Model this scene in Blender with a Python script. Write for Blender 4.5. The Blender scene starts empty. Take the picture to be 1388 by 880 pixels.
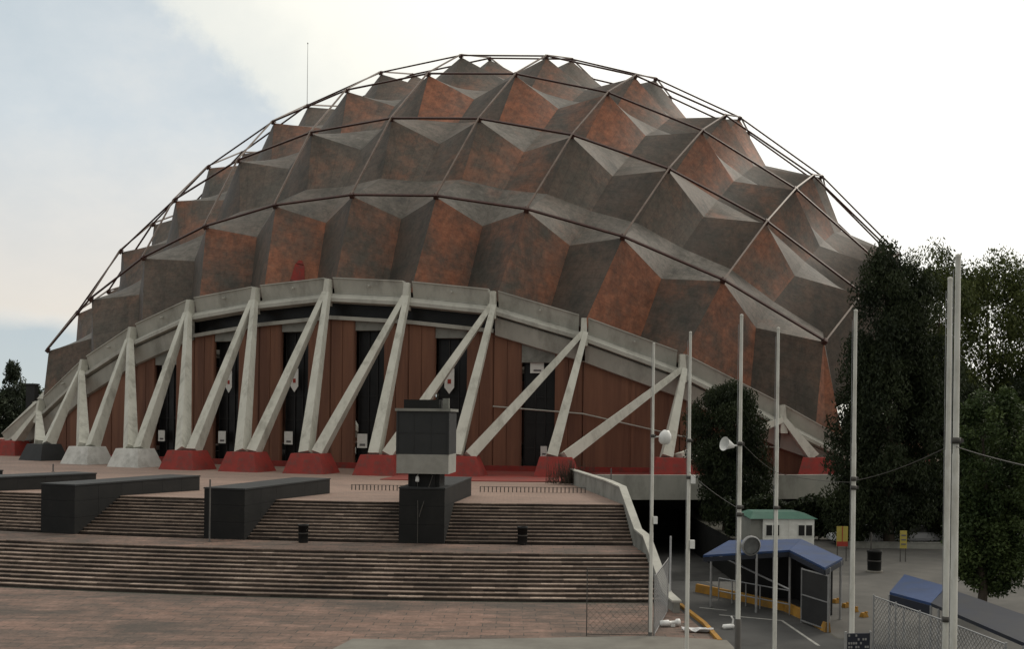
import bpy, math, random
from mathutils import Vector, Matrix, Euler
R = math.radians
random.seed(7)
sc = bpy.context.scene
col = sc.collection

# ------------------------------------------------------------------ camera frame
F = 1356.1; CX = 694.0; CY = 573.3; CZ = 9.05
cam_rot = Euler((1.5685, -0.01145, 0.0), 'XYZ')
RM = cam_rot.to_matrix()
CAM = Vector((0, 0, CZ))
def ray(px, py):
    return RM @ Vector(((px - CX) / F, (CY - py) / F, -1.0))
def G(px, py, z):            # the spot at height z seen at a pixel of the photograph
    d = ray(px, py); t = (z - CZ) / d.z
    return CAM + d * t
def D(px, py, y):            # the spot at distance y
    d = ray(px, py); return CAM + d * (y / d.y)
cd = bpy.data.cameras.new('camera'); co = bpy.data.objects.new('camera', cd); col.objects.link(co)
co.location = CAM; co.rotation_euler = cam_rot
cd.sensor_fit = 'HORIZONTAL'; cd.sensor_width = 36; cd.lens = 36 * F / 1388
cd.shift_y = (CY - 440) / 1388; cd.clip_start = 0.5; cd.clip_end = 6000
sc.camera = co

# ------------------------------------------------------------------ materials
def newmat(name):
    m = bpy.data.materials.new(name); m.use_nodes = True
    nt = m.node_tree; b = nt.nodes['Principled BSDF']
    return m, nt, b
def N(nt, t, **kw):
    n = nt.nodes.new(t)
    for k, v in kw.items(): setattr(n, k, v)
    return n
def rgba(c): return (c[0], c[1], c[2], 1)
def noise(nt, scale, detail=5, rough=.6, vec=None, stretch=None, coord='Object'):
    tc = N(nt, 'ShaderNodeTexCoord'); mp = N(nt, 'ShaderNodeMapping')
    nt.links.new(vec or tc.outputs[coord], mp.inputs[0])
    if stretch: mp.inputs['Scale'].default_value = stretch
    n = N(nt, 'ShaderNodeTexNoise'); n.inputs['Scale'].default_value = scale
    n.inputs['Detail'].default_value = detail; n.inputs['Roughness'].default_value = rough
    nt.links.new(mp.outputs[0], n.inputs['Vector'])
    return n.outputs['Fac']
def ramp(nt, fac, stops, interp='LINEAR'):
    r = N(nt, 'ShaderNodeValToRGB'); cr = r.color_ramp; cr.interpolation = interp
    while len(cr.elements) < len(stops): cr.elements.new(.5)
    for e, (p, c) in zip(cr.elements, stops):
        e.position = p; e.color = rgba(c) if not isinstance(c, (int, float)) else (c, c, c, 1)
    nt.links.new(fac, r.inputs[0]); return r.outputs[0]
def mixc(nt, fac, a, b, mode='MIX'):
    m = N(nt, 'ShaderNodeMix', data_type='RGBA', blend_type=mode)
    for s, v in ((0, fac), (6, a), (7, b)):
        if hasattr(v, 'is_linked') or hasattr(v, 'links'): nt.links.new(v, m.inputs[s])
        elif s == 0: m.inputs[0].default_value = v
        else: m.inputs[s].default_value = rgba(v)
    return m.outputs[2]
def math_(nt, op, a, b=None, clamp=False):
    m = N(nt, 'ShaderNodeMath', operation=op); m.use_clamp = clamp
    for i, v in enumerate((a, b)):
        if v is None: continue
        if hasattr(v, 'links'): nt.links.new(v, m.inputs[i])
        else: m.inputs[i].default_value = v
    return m.outputs[0]
def bump(nt, b, h, strength=.3, dist=.05):
    n = N(nt, 'ShaderNodeBump'); n.inputs['Strength'].default_value = strength; n.inputs['Distance'].default_value = dist
    nt.links.new(h, n.inputs['Height']); nt.links.new(n.outputs[0], b.inputs['Normal'])
def attr(nt, name):
    a = N(nt, 'ShaderNodeAttribute', attribute_name=name); return a.outputs['Fac']
def mat(name, c1, c2=None, scale=1.0, rough=.8, stretch=None, lo=.35, hi=.65, bmp=.15, metal=0, stain=None, sscale=.3, samt=.5, spec=.3):
    m, nt, b = newmat(name)
    b.inputs['Roughness'].default_value = rough; b.inputs['Metallic'].default_value = metal
    b.inputs['Specular IOR Level'].default_value = spec
    c2 = c2 or tuple(x * .75 for x in c1)
    f = noise(nt, scale, 6, .65, stretch=stretch)
    c = ramp(nt, f, [(lo, c1), (hi, c2)])
    if stain:
        g = noise(nt, sscale, 7, .7, stretch=stretch)
        gf = ramp(nt, g, [(.5, 0.0), (.68, samt)])
        c = mixc(nt, gf, c, stain)
    nt.links.new(c, b.inputs['Base Color'])
    if bmp: bump(nt, b, f, bmp)
    return m

def roof_material():
    m, nt, b = newmat('weathered_copper_roof')
    b.inputs['Roughness'].default_value = .66; b.inputs['Specular IOR Level'].default_value = .3
    rust = attr(nt, 'rust'); tone = attr(nt, 'tone'); skylit = attr(nt, 'sky_paleness')
    n1 = noise(nt, .16, 6, .62); n2 = noise(nt, .9, 6, .7); n3 = noise(nt, .35, 8, .72, stretch=(1, 1, .16))
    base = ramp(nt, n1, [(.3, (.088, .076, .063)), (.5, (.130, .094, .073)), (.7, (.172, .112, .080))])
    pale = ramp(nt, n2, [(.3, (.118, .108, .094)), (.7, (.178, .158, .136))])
    c = mixc(nt, skylit, base, pale)  # paler mix stands in for sky light on upward facets
    rc = ramp(nt, n2, [(.28, (.175, .072, .042)), (.5, (.31, .112, .058)), (.70, (.42, .165, .088))])
    f = math_(nt, 'ADD', rust, math_(nt, 'MULTIPLY', math_(nt, 'SUBTRACT', n1, .5), 1.6))
    f = math_(nt, 'MULTIPLY_ADD', f, 1.9); f.node.inputs[2].default_value = -.62; f.node.use_clamp = True
    f = math_(nt, 'MULTIPLY', f, .86); keep_ = math_(nt, 'SUBTRACT', 1.0, math_(nt, 'MULTIPLY', f, .6))
    c = mixc(nt, f, c, rc)
    st = ramp(nt, n3, [(.50, 0.0), (.68, .9)])
    c = mixc(nt, math_(nt, 'MULTIPLY', st, keep_), c, (.048, .046, .040))
    n4 = noise(nt, .55, 9, .78); c = mixc(nt, math_(nt, 'MULTIPLY', ramp(nt, n4, [(.46, 0.0), (.62, .8)]), keep_), c, (.082, .076, .062)); n5 = noise(nt, 1.6, 8, .8); c = mixc(nt, 1.0, c, ramp(nt, n5, [(.3, .62), (.5, 1.0), (.72, 1.3)]), 'MULTIPLY')
    # sheet seams
    tc = N(nt, 'ShaderNodeUVMap'); bk = N(nt, 'ShaderNodeTexBrick')
    nt.links.new(tc.outputs[0], bk.inputs['Vector']); bk.inputs['Scale'].default_value = 1
    bk.inputs['Brick Width'].default_value = 5.5; bk.inputs['Row Height'].default_value = 1.15
    bk.inputs['Mortar Size'].default_value = .045
    bk.inputs['Color1'].default_value = (1, 1, 1, 1); bk.inputs['Color2'].default_value = (.87, .87, .87, 1); bk.inputs['Mortar'].default_value = (.70, .70, .70, 1)
    c = mixc(nt, .6, c, bk.outputs['Color'], 'MULTIPLY')
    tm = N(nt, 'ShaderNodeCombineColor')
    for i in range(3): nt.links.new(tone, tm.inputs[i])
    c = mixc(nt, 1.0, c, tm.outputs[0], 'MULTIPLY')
    nt.links.new(c, b.inputs['Base Color'])
    bump(nt, b, n2, .35, .12)
    return m
def stone_material(name, dark, mid, light, rough=.75):
    m, nt, b = newmat(name); b.inputs['Roughness'].default_value = rough; b.inputs['Specular IOR Level'].default_value = .25
    t = attr(nt, 'tone'); n1 = noise(nt, .25, 7, .7); n2 = noise(nt, 3.5, 5, .7)
    f = math_(nt, 'ADD', t, math_(nt, 'MULTIPLY', math_(nt, 'SUBTRACT', n1, .5), 1.1))
    c = ramp(nt, f, [(.15, dark), (.55, mid), (.95, light)])
    g = ramp(nt, n2, [(.35, .72), (.65, 1.12)])
    c = mixc(nt, 1.0, c, g, 'MULTIPLY')
    nt.links.new(c, b.inputs['Base Color']); bump(nt, b, n2, .3, .02)
    return m
def paving_material(name, cols, tile=(.9, .9), mortar=.05, stain=(.05, .045, .04), coord='Object'):
    m, nt, b = newmat(name); b.inputs['Roughness'].default_value = .8; b.inputs['Specular IOR Level'].default_value = .25
    tc = N(nt, 'ShaderNodeTexCoord'); bk = N(nt, 'ShaderNodeTexBrick')
    nt.links.new(tc.outputs[coord], bk.inputs['Vector']); bk.inputs['Scale'].default_value = 1
    bk.inputs['Brick Width'].default_value = tile[0]; bk.inputs['Row Height'].default_value = tile[1]
    bk.inputs['Mortar Size'].default_value = .028; bk.inputs['Bias'].default_value = 0
    bk.inputs['Color1'].default_value = rgba(cols[0]); bk.inputs['Color2'].default_value = rgba(cols[1]); bk.inputs['Mortar'].default_value = rgba(stain)
    n1 = noise(nt, .16, 9, .74, stretch=(.6, 1.2, 1)); n2 = noise(nt, .8, 9, .78, stretch=(.6, 1.3, 1)); n3 = noise(nt, 6, 4, .7)
    c = mixc(nt, ramp(nt, n2, [(.48, 0.0), (.62, .8)]), bk.outputs['Color'], cols[2])
    c = mixc(nt, ramp(nt, n1, [(.45, 0.0), (.62, .85)]), c, stain)
    c = mixc(nt, 1.0, c, ramp(nt, n3, [(.3, .75), (.7, 1.15)]), 'MULTIPLY')
    nt.links.new(c, b.inputs['Base Color']); bump(nt, b, n3, .3, .02)
    return m
def leaf_material(name, dark, light):
    m, nt, b = newmat(name); b.inputs['Roughness'].default_value = .6; b.inputs['Specular IOR Level'].default_value = .2
    t = attr(nt, 'tone')
    c = ramp(nt, t, [(.05, dark), (.95, light)])
    nt.links.new(c, b.inputs['Base Color'])
    tr = N(nt, 'ShaderNodeBsdfTranslucent'); nt.links.new(c, tr.inputs[0])
    ms = N(nt, 'ShaderNodeMixShader'); ms.inputs[0].default_value = .16
    nt.links.new(b.outputs[0], ms.inputs[1]); nt.links.new(tr.outputs[0], ms.inputs[2])
    nt.links.new(ms.outputs[0], nt.nodes['Material Output'].inputs[0])
    return m

M = {}
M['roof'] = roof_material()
M['tube'] = mat('brown_painted_steel', (.085, .038, .030), (.048, .024, .020), 1.2, .5)
M['ribtube'] = mat('tan_steel', (.17, .125, .10), (.11, .075, .058), .8, .5)  # lighter tan for the arches running one way
M['concrete'] = mat('cream_painted_concrete', (.58, .575, .51), (.47, .465, .405), .5, .8, stain=(.17, .16, .13), sscale=.8, samt=.5, stretch=(1, 1, .4))
M['beam'] = mat('grey_cast_concrete', (.47, .46, .41), (.38, .375, .335), .45, .85, stain=(.20, .19, .165), sscale=.35, samt=.6, stretch=(1, 1, .4))
M['greycon'] = mat('raw_grey_concrete', (.27, .27, .245), (.20, .20, .18), .5, .9, stain=(.11, .11, .095), sscale=.5, samt=.6)
M['white'] = mat('white_paint', (.78, .78, .74), (.66, .66, .62), 2, .6)
M['whiteblock'] = mat('whitewashed_concrete', (.62, .62, .59), (.52, .52, .49), 1.2, .85, stain=(.2, .2, .18))
M['red'] = mat('red_painted_concrete', (.30, .040, .032), (.215, .036, .030), .8, .75, stain=(.13, .06, .05), sscale=1.3, samt=.85)
M['redfloor'] = mat('red_painted_floor', (.27, .050, .040), (.20, .055, .045), .5, .8, stain=(.14, .07, .06), sscale=.3, samt=.7)
M['wall'] = mat('red_brown_ribbed_wall', (.245, .118, .074), (.165, .080, .054), .9, .85, stretch=(1, 1, .06), stain=(.09, .045, .036), sscale=.6, samt=.7)
M['dark'] = mat('dark_glass', (.012, .012, .013), (.02, .02, .02), .6, .35, bmp=0)
M['darkmetal'] = mat('dark_door_metal', (.022, .022, .023), (.03, .03, .03), 1, .5, bmp=0)
M['black'] = mat('black_stone_cladding', (.009, .0095, .0095), (.015, .015, .0145), .6, .7, stain=(.024, .023, .021), sscale=.5, samt=.6)
M['slate'] = mat('slate_grey_panel', (.036, .038, .039), (.030, .032, .033), .8, .7, stain=(.022, .023, .023))
M['bandcon'] = mat('pale_concrete_band', (.33, .325, .295), (.27, .265, .24), 1.5, .85)
M['pole'] = mat('white_pole_paint', (.66, .65, .60), (.50, .49, .44), 1.2, .45, stretch=(1, 1, .4), stain=(.28, .25, .2), sscale=1.2, samt=.5)
M['galv'] = mat('galvanised_steel', (.36, .36, .36), (.26, .26, .26), 3, .45, metal=.4)
M['rustpole'] = mat('dark_steel', (.06, .058, .055), (.09, .08, .07), 2, .6)
M['lampwhite'] = mat('white_enamel', (.80, .80, .78), (.70, .70, .68), 3, .35)
M['glass'] = mat('lamp_glass', (.16, .17, .17), (.10, .10, .10), 3, .15, bmp=0)
M['blue'] = mat('blue_painted_sheet', (.024, .054, .145), (.017, .040, .11), .8, .6, stain=(.04, .052, .075), sscale=.9, samt=.8)
M['navy'] = mat('dark_navy_sheet', (.014, .018, .032), (.022, .024, .030), .8, .6)
M['green'] = mat('green_sheet_roof', (.06, .15, .11), (.05, .12, .09), 1, .6)
M['yellow'] = mat('yellow_kerb_paint', (.42, .22, .035), (.30, .155, .03), 1.2, .8, stain=(.14, .10, .05), sscale=1, samt=.7)
M['yellowsign'] = mat('yellow_sign_sheet', (.42, .35, .08), (.36, .29, .07), 2, .6)
M['redsign'] = mat('red_sign_sheet', (.38, .05, .035), None, 2, .6)
M['ink'] = mat('dark_print', (.16, .15, .15), None, 2, .7, bmp=0)
M['asphalt'] = mat('worn_asphalt', (.062, .062, .060), (.048, .047, .046), .5, .9, stain=(.030, .030, .029), sscale=.25, samt=.7)
M['lot'] = mat('pale_worn_asphalt', (.120, .114, .103), (.080, .077, .071), .35, .9, stain=(.07, .067, .062), sscale=.18, samt=.8)
M['line'] = mat('faded_road_paint', (.36, .35, .32), (.2, .2, .19), 2.5, .85)
M['ground'] = mat('dusty_ground', (.085, .080, .064), (.058, .056, .045), .08, .95, stain=(.06, .07, .045), sscale=.03)
M['pave'] = mat('grey_pavement', (.20, .19, .165), (.15, .14, .122), .6, .9, stain=(.12, .11, .095), sscale=.5)
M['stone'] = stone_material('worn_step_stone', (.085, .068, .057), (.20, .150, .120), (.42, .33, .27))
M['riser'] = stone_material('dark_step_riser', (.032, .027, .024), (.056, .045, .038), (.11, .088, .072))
M['plaza'] = paving_material('brown_plaza_paving', ((.195, .124, .096), (.130, .097, .080), (.30, .19, .148)), (1.2, .6), .02, (.066, .059, .051))
M['terrace'] = paving_material('pinkish_terrace_tile', ((.30, .205, .165), (.26, .19, .155), (.34, .24, .19)), (.5, .5), .02, (.20, .145, .12))
M['bark'] = mat('grey_brown_bark', (.085, .068, .052), (.045, .036, .028), 3, .95, stretch=(1, 1, .25), bmp=.6)
M['leaf_dark'] = leaf_material('dark_conifer_foliage', (.013, .020, .010), (.034, .045, .018))
M['leaf_mid'] = leaf_material('casuarina_foliage', (.026, .038, .012), (.12, .14, .042))
M['leaf_green'] = leaf_material('broadleaf_foliage', (.020, .036, .012), (.075, .105, .032))
M['leaf_far'] = leaf_material('far_foliage', (.020, .028, .018), (.048, .062, .036))
M['sheet'] = mat('white_plastic_sheet', (.72, .72, .72), (.62, .62, .62), 2, .5)
M['rubber'] = mat('black_rubber', (.015, .015, .015), None, 2, .8)
M['carwhite'] = mat('white_car_paint', (.62, .63, .63), (.6, .6, .6), 1, .3, bmp=0)
M['cargrey'] = mat('silver_car_paint', (.38, .39, .40), (.36, .36, .37), 1, .3, bmp=0)
M['carred'] = mat('dark_red_car_paint', (.16, .03, .03), (.13, .025, .025), 1, .3, bmp=0)

# ------------------------------------------------------------------ mesh builder
class MB:
    def __init__(s): s.v = []; s.f = []; s.m = []; s.t = []; s.smooth = []
    def add(s, vs, fs, m=0, tone=.5, sm=False):
        o = len(s.v); s.v += [tuple(v) for v in vs]
        for f in fs: s.f.append(tuple(i + o for i in f)); s.m.append(m); s.t.append(tone); s.smooth.append(sm)
    def hexa(s, p, m=0, tone=.5):    # eight corners: bottom 0-3 counter-clockwise, top 4-7
        s.add(p, [(3, 2, 1, 0), (4, 5, 6, 7), (0, 1, 5, 4), (1, 2, 6, 5), (2, 3, 7, 6), (3, 0, 4, 7)], m, tone)
    def box(s, c, size, rz=0, m=0, taper=1.0, tone=.5):
        sx, sy, sz = size[0] / 2, size[1] / 2, size[2]; ca, sa = math.cos(rz), math.sin(rz); P = []
        for z, k in ((0, 1.0), (sz, taper)):
            for x, y in ((-sx, -sy), (sx, -sy), (sx, sy), (-sx, sy)):
                x *= k; y *= k; P.append((c[0] + x * ca - y * sa, c[1] + x * sa + y * ca, c[2] + z))
        s.hexa(P, m, tone)
    def bar(s, a, b, w0, d0, w1=None, d1=None, up=(0, 0, 1), m=0):
        a = Vector(a); b = Vector(b); w1 = w0 if w1 is None else w1; d1 = d0 if d1 is None else d1
        z = (b - a).normalized(); u = Vector(up)
        if abs(z.dot(u.normalized())) > .98: u = Vector((0, 1, 0))
        x = u.cross(z).normalized(); y = z.cross(x); P = []
        for c, w, d in ((a, w0 / 2, d0 / 2), (b, w1 / 2, d1 / 2)):
            for i, j in ((-1, -1), (1, -1), (1, 1), (-1, 1)): P.append(c + x * (w * i) + y * (d * j))
        s.hexa(P, m)
    def tube(s, pts, r, n=8, m=0, caps=True, sm=True):
        pts = [Vector(p) for p in pts]; rs = r if isinstance(r, (list, tuple)) else [r] * len(pts)
        rings = []; prev = None
        for i, p in enumerate(pts):
            d = (pts[min(i + 1, len(pts) - 1)] - pts[max(i - 1, 0)]).normalized()
            u = prev if prev is not None else (Vector((0, 0, 1)) if abs(d.z) < .9 else Vector((1, 0, 0)))
            x = u.cross(d)
            if x.length < 1e-4: x = Vector((1, 0, 0)).cross(d)
            x.normalize(); y = d.cross(x); prev = y
            rings.append([p + (x * math.cos(2 * math.pi * k / n) + y * math.sin(2 * math.pi * k / n)) * rs[i] for k in range(n)])
        vs = [v for q in rings for v in q]; fs = []
        for i in range(len(rings) - 1):
            for k in range(n):
                fs.append((i * n + k, i * n + (k + 1) % n, (i + 1) * n + (k + 1) % n, (i + 1) * n + k))
        s.add(vs, fs, m, .5, sm)
        if caps:
            s.add(rings[0], [tuple(range(n))[::-1]], m); s.add(rings[-1], [tuple(range(n))], m)
    def lathe(s, c, prof, n=16, axis=(0, 0, 1), m=0, sm=True):
        ax = Vector(axis).normalized(); x = ax.orthogonal().normalized(); y = ax.cross(x); c = Vector(c)
        vs = []; fs = []
        for r, h in prof:
            for k in range(n):
                a = 2 * math.pi * k / n; vs.append(c + ax * h + (x * math.cos(a) + y * math.sin(a)) * r)
        for i in range(len(prof) - 1):
            for k in range(n): fs.append((i * n + k, i * n + (k + 1) % n, (i + 1) * n + (k + 1) % n, (i + 1) * n + k))
        s.add(vs, fs, m, .5, sm)
    def slab(s, pts, th, m=0):        # polygon (counter-clockwise from above) given thickness downwards
        n = len(pts); top = [Vector(p) for p in pts]; bot = [p - Vector((0, 0, th)) for p in top]
        s.add(top + bot, [tuple(range(n)), tuple(range(2 * n - 1, n - 1, -1))] + [(i, n + i, n + (i + 1) % n, (i + 1) % n) for i in range(n)], m)
    def build(s, name, mats, parent=None, loc=(0, 0, 0), rz=0):
        me = bpy.data.meshes.new(name); me.from_pydata(s.v, [], s.f)
        for x in (mats if isinstance(mats, (list, tuple)) else [mats]): me.materials.append(x)
        me.polygons.foreach_set('material_index', s.m); me.polygons.foreach_set('use_smooth', s.smooth)
        a = me.attributes.new('tone', 'FLOAT', 'FACE'); a.data.foreach_set('value', s.t)
        me.update()
        o = bpy.data.objects.new(name, me); col.objects.link(o)
        o.location = loc; o.rotation_euler = (0, 0, rz)
        if parent: o.parent = parent
        return o
def tag(o, label, cat, group=None):
    o['label'] = label; o['category'] = cat
    if group: o['group'] = group
    return o
def struct(o): o['kind'] = 'structure'; return o
def empty(name, label, cat, loc=(0, 0, 0), rz=0, group=None):
    o = bpy.data.objects.new(name, None); col.objects.link(o); o.location = loc; o.rotation_euler = (0, 0, rz); o.empty_display_size = .3
    return tag(o, label, cat, group)
def copy_part(o, parent, rz=None):
    c = o.copy(); col.objects.link(c); c.parent = parent
    if rz is not None: c.rotation_euler = (0, 0, rz)
    return c

# ------------------------------------------------------------------ the arena
S = 96.0; AL = .14764718; ZS = 1.41011907; TERR = 3.95; TIN = 3.45; ZB = 68.06
YAW = .29793756
HUB = Vector((-.252, 179.946, 0))
arena = empty('arena_building', 'huge domed sports arena of folded weathered copper ringed by slanting concrete struts', 'arena', (HUB.x, HUB.y, TIN), -YAW)
def gp(u, v):
    q = Vector((math.tan(u * AL), math.tan(v * AL), 1)).normalized(); q.z *= ZS
    n = Vector((q.x, q.y, q.z / ZS ** 2)).normalized(); q = q * S; q.z -= ZB
    return q, n
def surf(u, v, d): q, n = gp(u, v); return q - n * d
HN, DM, DC = .26, 3.85, 4.5
RING = {0: (0, -69.7, 89.6), 1: (9.42, -69.35, 88.95), 2: (19.0, -68.2, 87.9), 3: (28.6, -66.3, 85.0), 4: (38.65, -62.9, 81.25), 5: (48.95, -59.0, 75.9)}
def ring(k):
    x, y, z = RING[abs(k)]; return Vector((math.copysign(x, k) if k else 0, y, z - ZB))
def rot90(p, q):
    for _ in range(q % 4): p = Vector((-p.y, p.x, p.z))
    return p
rv = []; rf = []; r_rust = []; r_tone = []; r_skylit = []; r_uv = []
rr = random.Random(11)
def hyp(a, b, c, d, rust, skylit, tone, n=5):        # ruled patch a(0,0) b(1,0) c(1,1) d(0,1)
    o = len(rv)
    lu = ((b - a).length + (c - d).length) / 2; lv = ((d - a).length + (c - b).length) / 2
    for j in range(n + 1):
        for i in range(n + 1):
            s, t = i / n, j / n
            rv.append(a * ((1 - s) * (1 - t)) + b * (s * (1 - t)) + c * (s * t) + d * ((1 - s) * t))
            r_rust.append(rust); r_tone.append(tone); r_skylit.append(skylit); r_uv.append((s * lu, t * lv))
    for j in range(n):
        for i in range(n):
            k = o + j * (n + 1) + i; rf.append((k, k + 1, k + n + 2, k + n + 1))
# rust of each quarter: lower right ones are the rustiest, upper ones painted paler for sky light, lower left darker for shade
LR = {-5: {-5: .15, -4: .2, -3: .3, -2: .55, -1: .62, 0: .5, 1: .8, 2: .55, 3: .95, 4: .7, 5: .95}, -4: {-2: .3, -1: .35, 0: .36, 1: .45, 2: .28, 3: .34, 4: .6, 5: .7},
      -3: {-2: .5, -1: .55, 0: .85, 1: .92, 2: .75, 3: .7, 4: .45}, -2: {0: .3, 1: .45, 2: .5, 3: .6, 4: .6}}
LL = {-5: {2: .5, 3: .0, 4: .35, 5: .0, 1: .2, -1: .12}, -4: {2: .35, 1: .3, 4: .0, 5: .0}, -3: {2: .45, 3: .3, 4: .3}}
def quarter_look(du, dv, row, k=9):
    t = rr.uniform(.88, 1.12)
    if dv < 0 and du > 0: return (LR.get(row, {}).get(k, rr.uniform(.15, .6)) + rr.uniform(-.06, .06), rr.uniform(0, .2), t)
    if dv < 0: return (LL.get(row, {}).get(k, rr.uniform(.05, .30)), rr.uniform(0, .2), t * .78)  # lower tone paints shade into the lower left quarters
    return (rr.uniform(.05, .3), rr.uniform(.5, .95), t)  # large pale share paints sky light into the upper quarters
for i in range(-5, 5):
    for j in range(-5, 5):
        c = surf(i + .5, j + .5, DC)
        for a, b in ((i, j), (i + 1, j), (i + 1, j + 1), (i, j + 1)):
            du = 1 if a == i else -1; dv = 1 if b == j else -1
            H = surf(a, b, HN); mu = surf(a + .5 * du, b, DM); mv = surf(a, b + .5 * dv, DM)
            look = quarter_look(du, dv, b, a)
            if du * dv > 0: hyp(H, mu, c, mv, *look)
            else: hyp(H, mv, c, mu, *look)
CQ = Vector((52.6, -55.6, 73.4 - ZB - 1.1)); CC = Vector((53.8, -53.8, 71.6 - ZB - 1.0))
def skirt_base(k):
    if abs(k) == 5: return Vector((math.copysign(CQ.x, k), CQ.y, CQ.z))
    r = ring(k); return Vector((r.x * .99, r.y + .75, r.z - 1.1))
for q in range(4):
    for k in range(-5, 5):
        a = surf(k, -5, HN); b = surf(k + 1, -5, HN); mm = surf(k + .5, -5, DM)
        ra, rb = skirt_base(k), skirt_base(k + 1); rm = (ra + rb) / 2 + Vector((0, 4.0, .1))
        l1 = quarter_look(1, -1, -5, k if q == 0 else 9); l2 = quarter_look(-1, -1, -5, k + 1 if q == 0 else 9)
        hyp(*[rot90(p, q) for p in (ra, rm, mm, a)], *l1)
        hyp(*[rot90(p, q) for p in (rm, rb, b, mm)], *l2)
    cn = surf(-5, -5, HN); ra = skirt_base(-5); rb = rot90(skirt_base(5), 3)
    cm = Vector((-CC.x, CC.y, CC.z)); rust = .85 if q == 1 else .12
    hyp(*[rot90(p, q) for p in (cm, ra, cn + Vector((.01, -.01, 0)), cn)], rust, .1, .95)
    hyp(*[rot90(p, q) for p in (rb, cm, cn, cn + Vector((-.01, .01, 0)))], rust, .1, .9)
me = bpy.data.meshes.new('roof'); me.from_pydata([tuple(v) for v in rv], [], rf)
for nm, d in (('rust', r_rust), ('tone', r_tone), ('sky_paleness', r_skylit)):
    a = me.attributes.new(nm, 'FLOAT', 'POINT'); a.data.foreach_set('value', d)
uv = me.uv_layers.new(name='UVMap')
for lp in me.loops: uv.data[lp.index].uv = r_uv[lp.vertex_index]
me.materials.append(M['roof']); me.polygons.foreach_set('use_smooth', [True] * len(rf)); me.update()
roof = bpy.data.objects.new('roof', me); col.objects.link(roof); roof.parent = arena
# tube arches standing clear of the folds
for k in range(-5, 6):
    for way in (0, 1):
        b = MB(); P = [gp(*((k, t) if way else (t, k)))[0] for t in range(-5, 6)]
        NN = [gp(*((k, t) if way else (t, k)))[1] for t in range(-5, 6)]
        if way: P = [p + n * .12 for p, n in zip(P, NN)]
        for p0, p1, n0 in zip(P, P[1:], NN): b.bar(p0, p1, .19 if way else .23, .19 if way else .23, up=n0)
        for p, n in zip(P, NN):
            if not way: b.bar(p - n * .35, p + n * .2, .6, .6, .45, .45, up=(1, 0, 0))
        b.build('arch_tube', M['ribtube'] if way else M['tube'], roof)
# red hatch on the lower skirt and lightning rod
b = MB(); a0 = surf(-1, -5, HN); r0 = skirt_base(-1); r1 = skirt_base(0); mm = surf(-.5, -5, DM); rm = (r0 + r1) / 2 + Vector((0, 4.0, .1))
def skp(s, t): return r0 * ((1 - s) * (1 - t)) + rm * (s * (1 - t)) + mm * (s * t) + a0 * ((1 - s) * t)
cc = skp(.62, .17); nn = (skp(.8, .2) - skp(.4, .2)).cross(skp(.6, .4) - skp(.6, .1)).normalized()
if nn.y > 0: nn = -nn
up_ = (skp(.62, .42) - cc).normalized(); b.bar(cc + nn * .06, cc + up_ * 2.3 + nn * .06, 1.7, .16, 1.1, .16, up=nn)
b.bar(cc + up_ * 2.4 + nn * .06, cc + up_ * 2.9 + nn * .06, .9, .16, .4, .16, up=nn)
b.build('roof_hatch', M['red'], roof)
b = MB(); q, n = gp(-2, -2); b.tube([q, q + Vector((0, 0, 10.0))], [.05, .03], 6); b.lathe(q + Vector((0, 0, 9.9)), [(.02, 0), (.12, .15), (.02, .35)], 8)
b.build('lightning_rod', M['galv'], roof)

# ring beam, struts, footings, walls: one side, copied round the square
FEET = {.5: (3.72, -80.5), 1.5: (11.2, -80.1), 2.5: (19.2, -78.3), 3.5: (28.2, -75.2), 4.5: (38.9, -70.2), 5.5: (53.2, -60.3)}
def foot(b): x, y = FEET[abs(b)]; return Vector((math.copysign(x, b), y, 0))
FH = 2.02
def outward(k):
    a = ring(max(k - 1, -5)); c = ring(min(k + 1, 5)); d = (c - a); d.z = 0; d.normalize(); return Vector((d.y, -d.x, 0))
side_parts = []
def keep(o): o.parent = arena; side_parts.append(o); return o
PANEL = [(.62, 0), (.62, -.12), (.50, -.12), (.10, -1.65), (.10, -1.75), (-.6, -1.75), (-.6, 0)]
BAND = [(.15, -1.78), (1.0, -2.35), (1.0, -2.75), (-.4, -2.85), (-.4, -1.78)]
LOWER = [(.30, -2.88), (.55, -3.05), (.15, -4.9), (-.4, -5.0), (-.4, -2.88)]
def extr(b, k0, k1, prof, g=0.0, m=0):
    r0, r1 = ring(k0), ring(k1); o0, o1 = outward(k0), outward(k1); d = (r1 - r0).normalized()
    P0 = [r0 + d * g + o0 * p[0] + Vector((0, 0, p[1])) for p in prof]; P1 = [r1 - d * g + o1 * p[0] + Vector((0, 0, p[1])) for p in prof]
    n = len(prof)
    b.add(P0 + P1, [tuple(range(n)), tuple(range(2 * n - 1, n - 1, -1))] + [(i, n + i, n + (i + 1) % n, (i + 1) % n) for i in range(n)], m)
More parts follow.
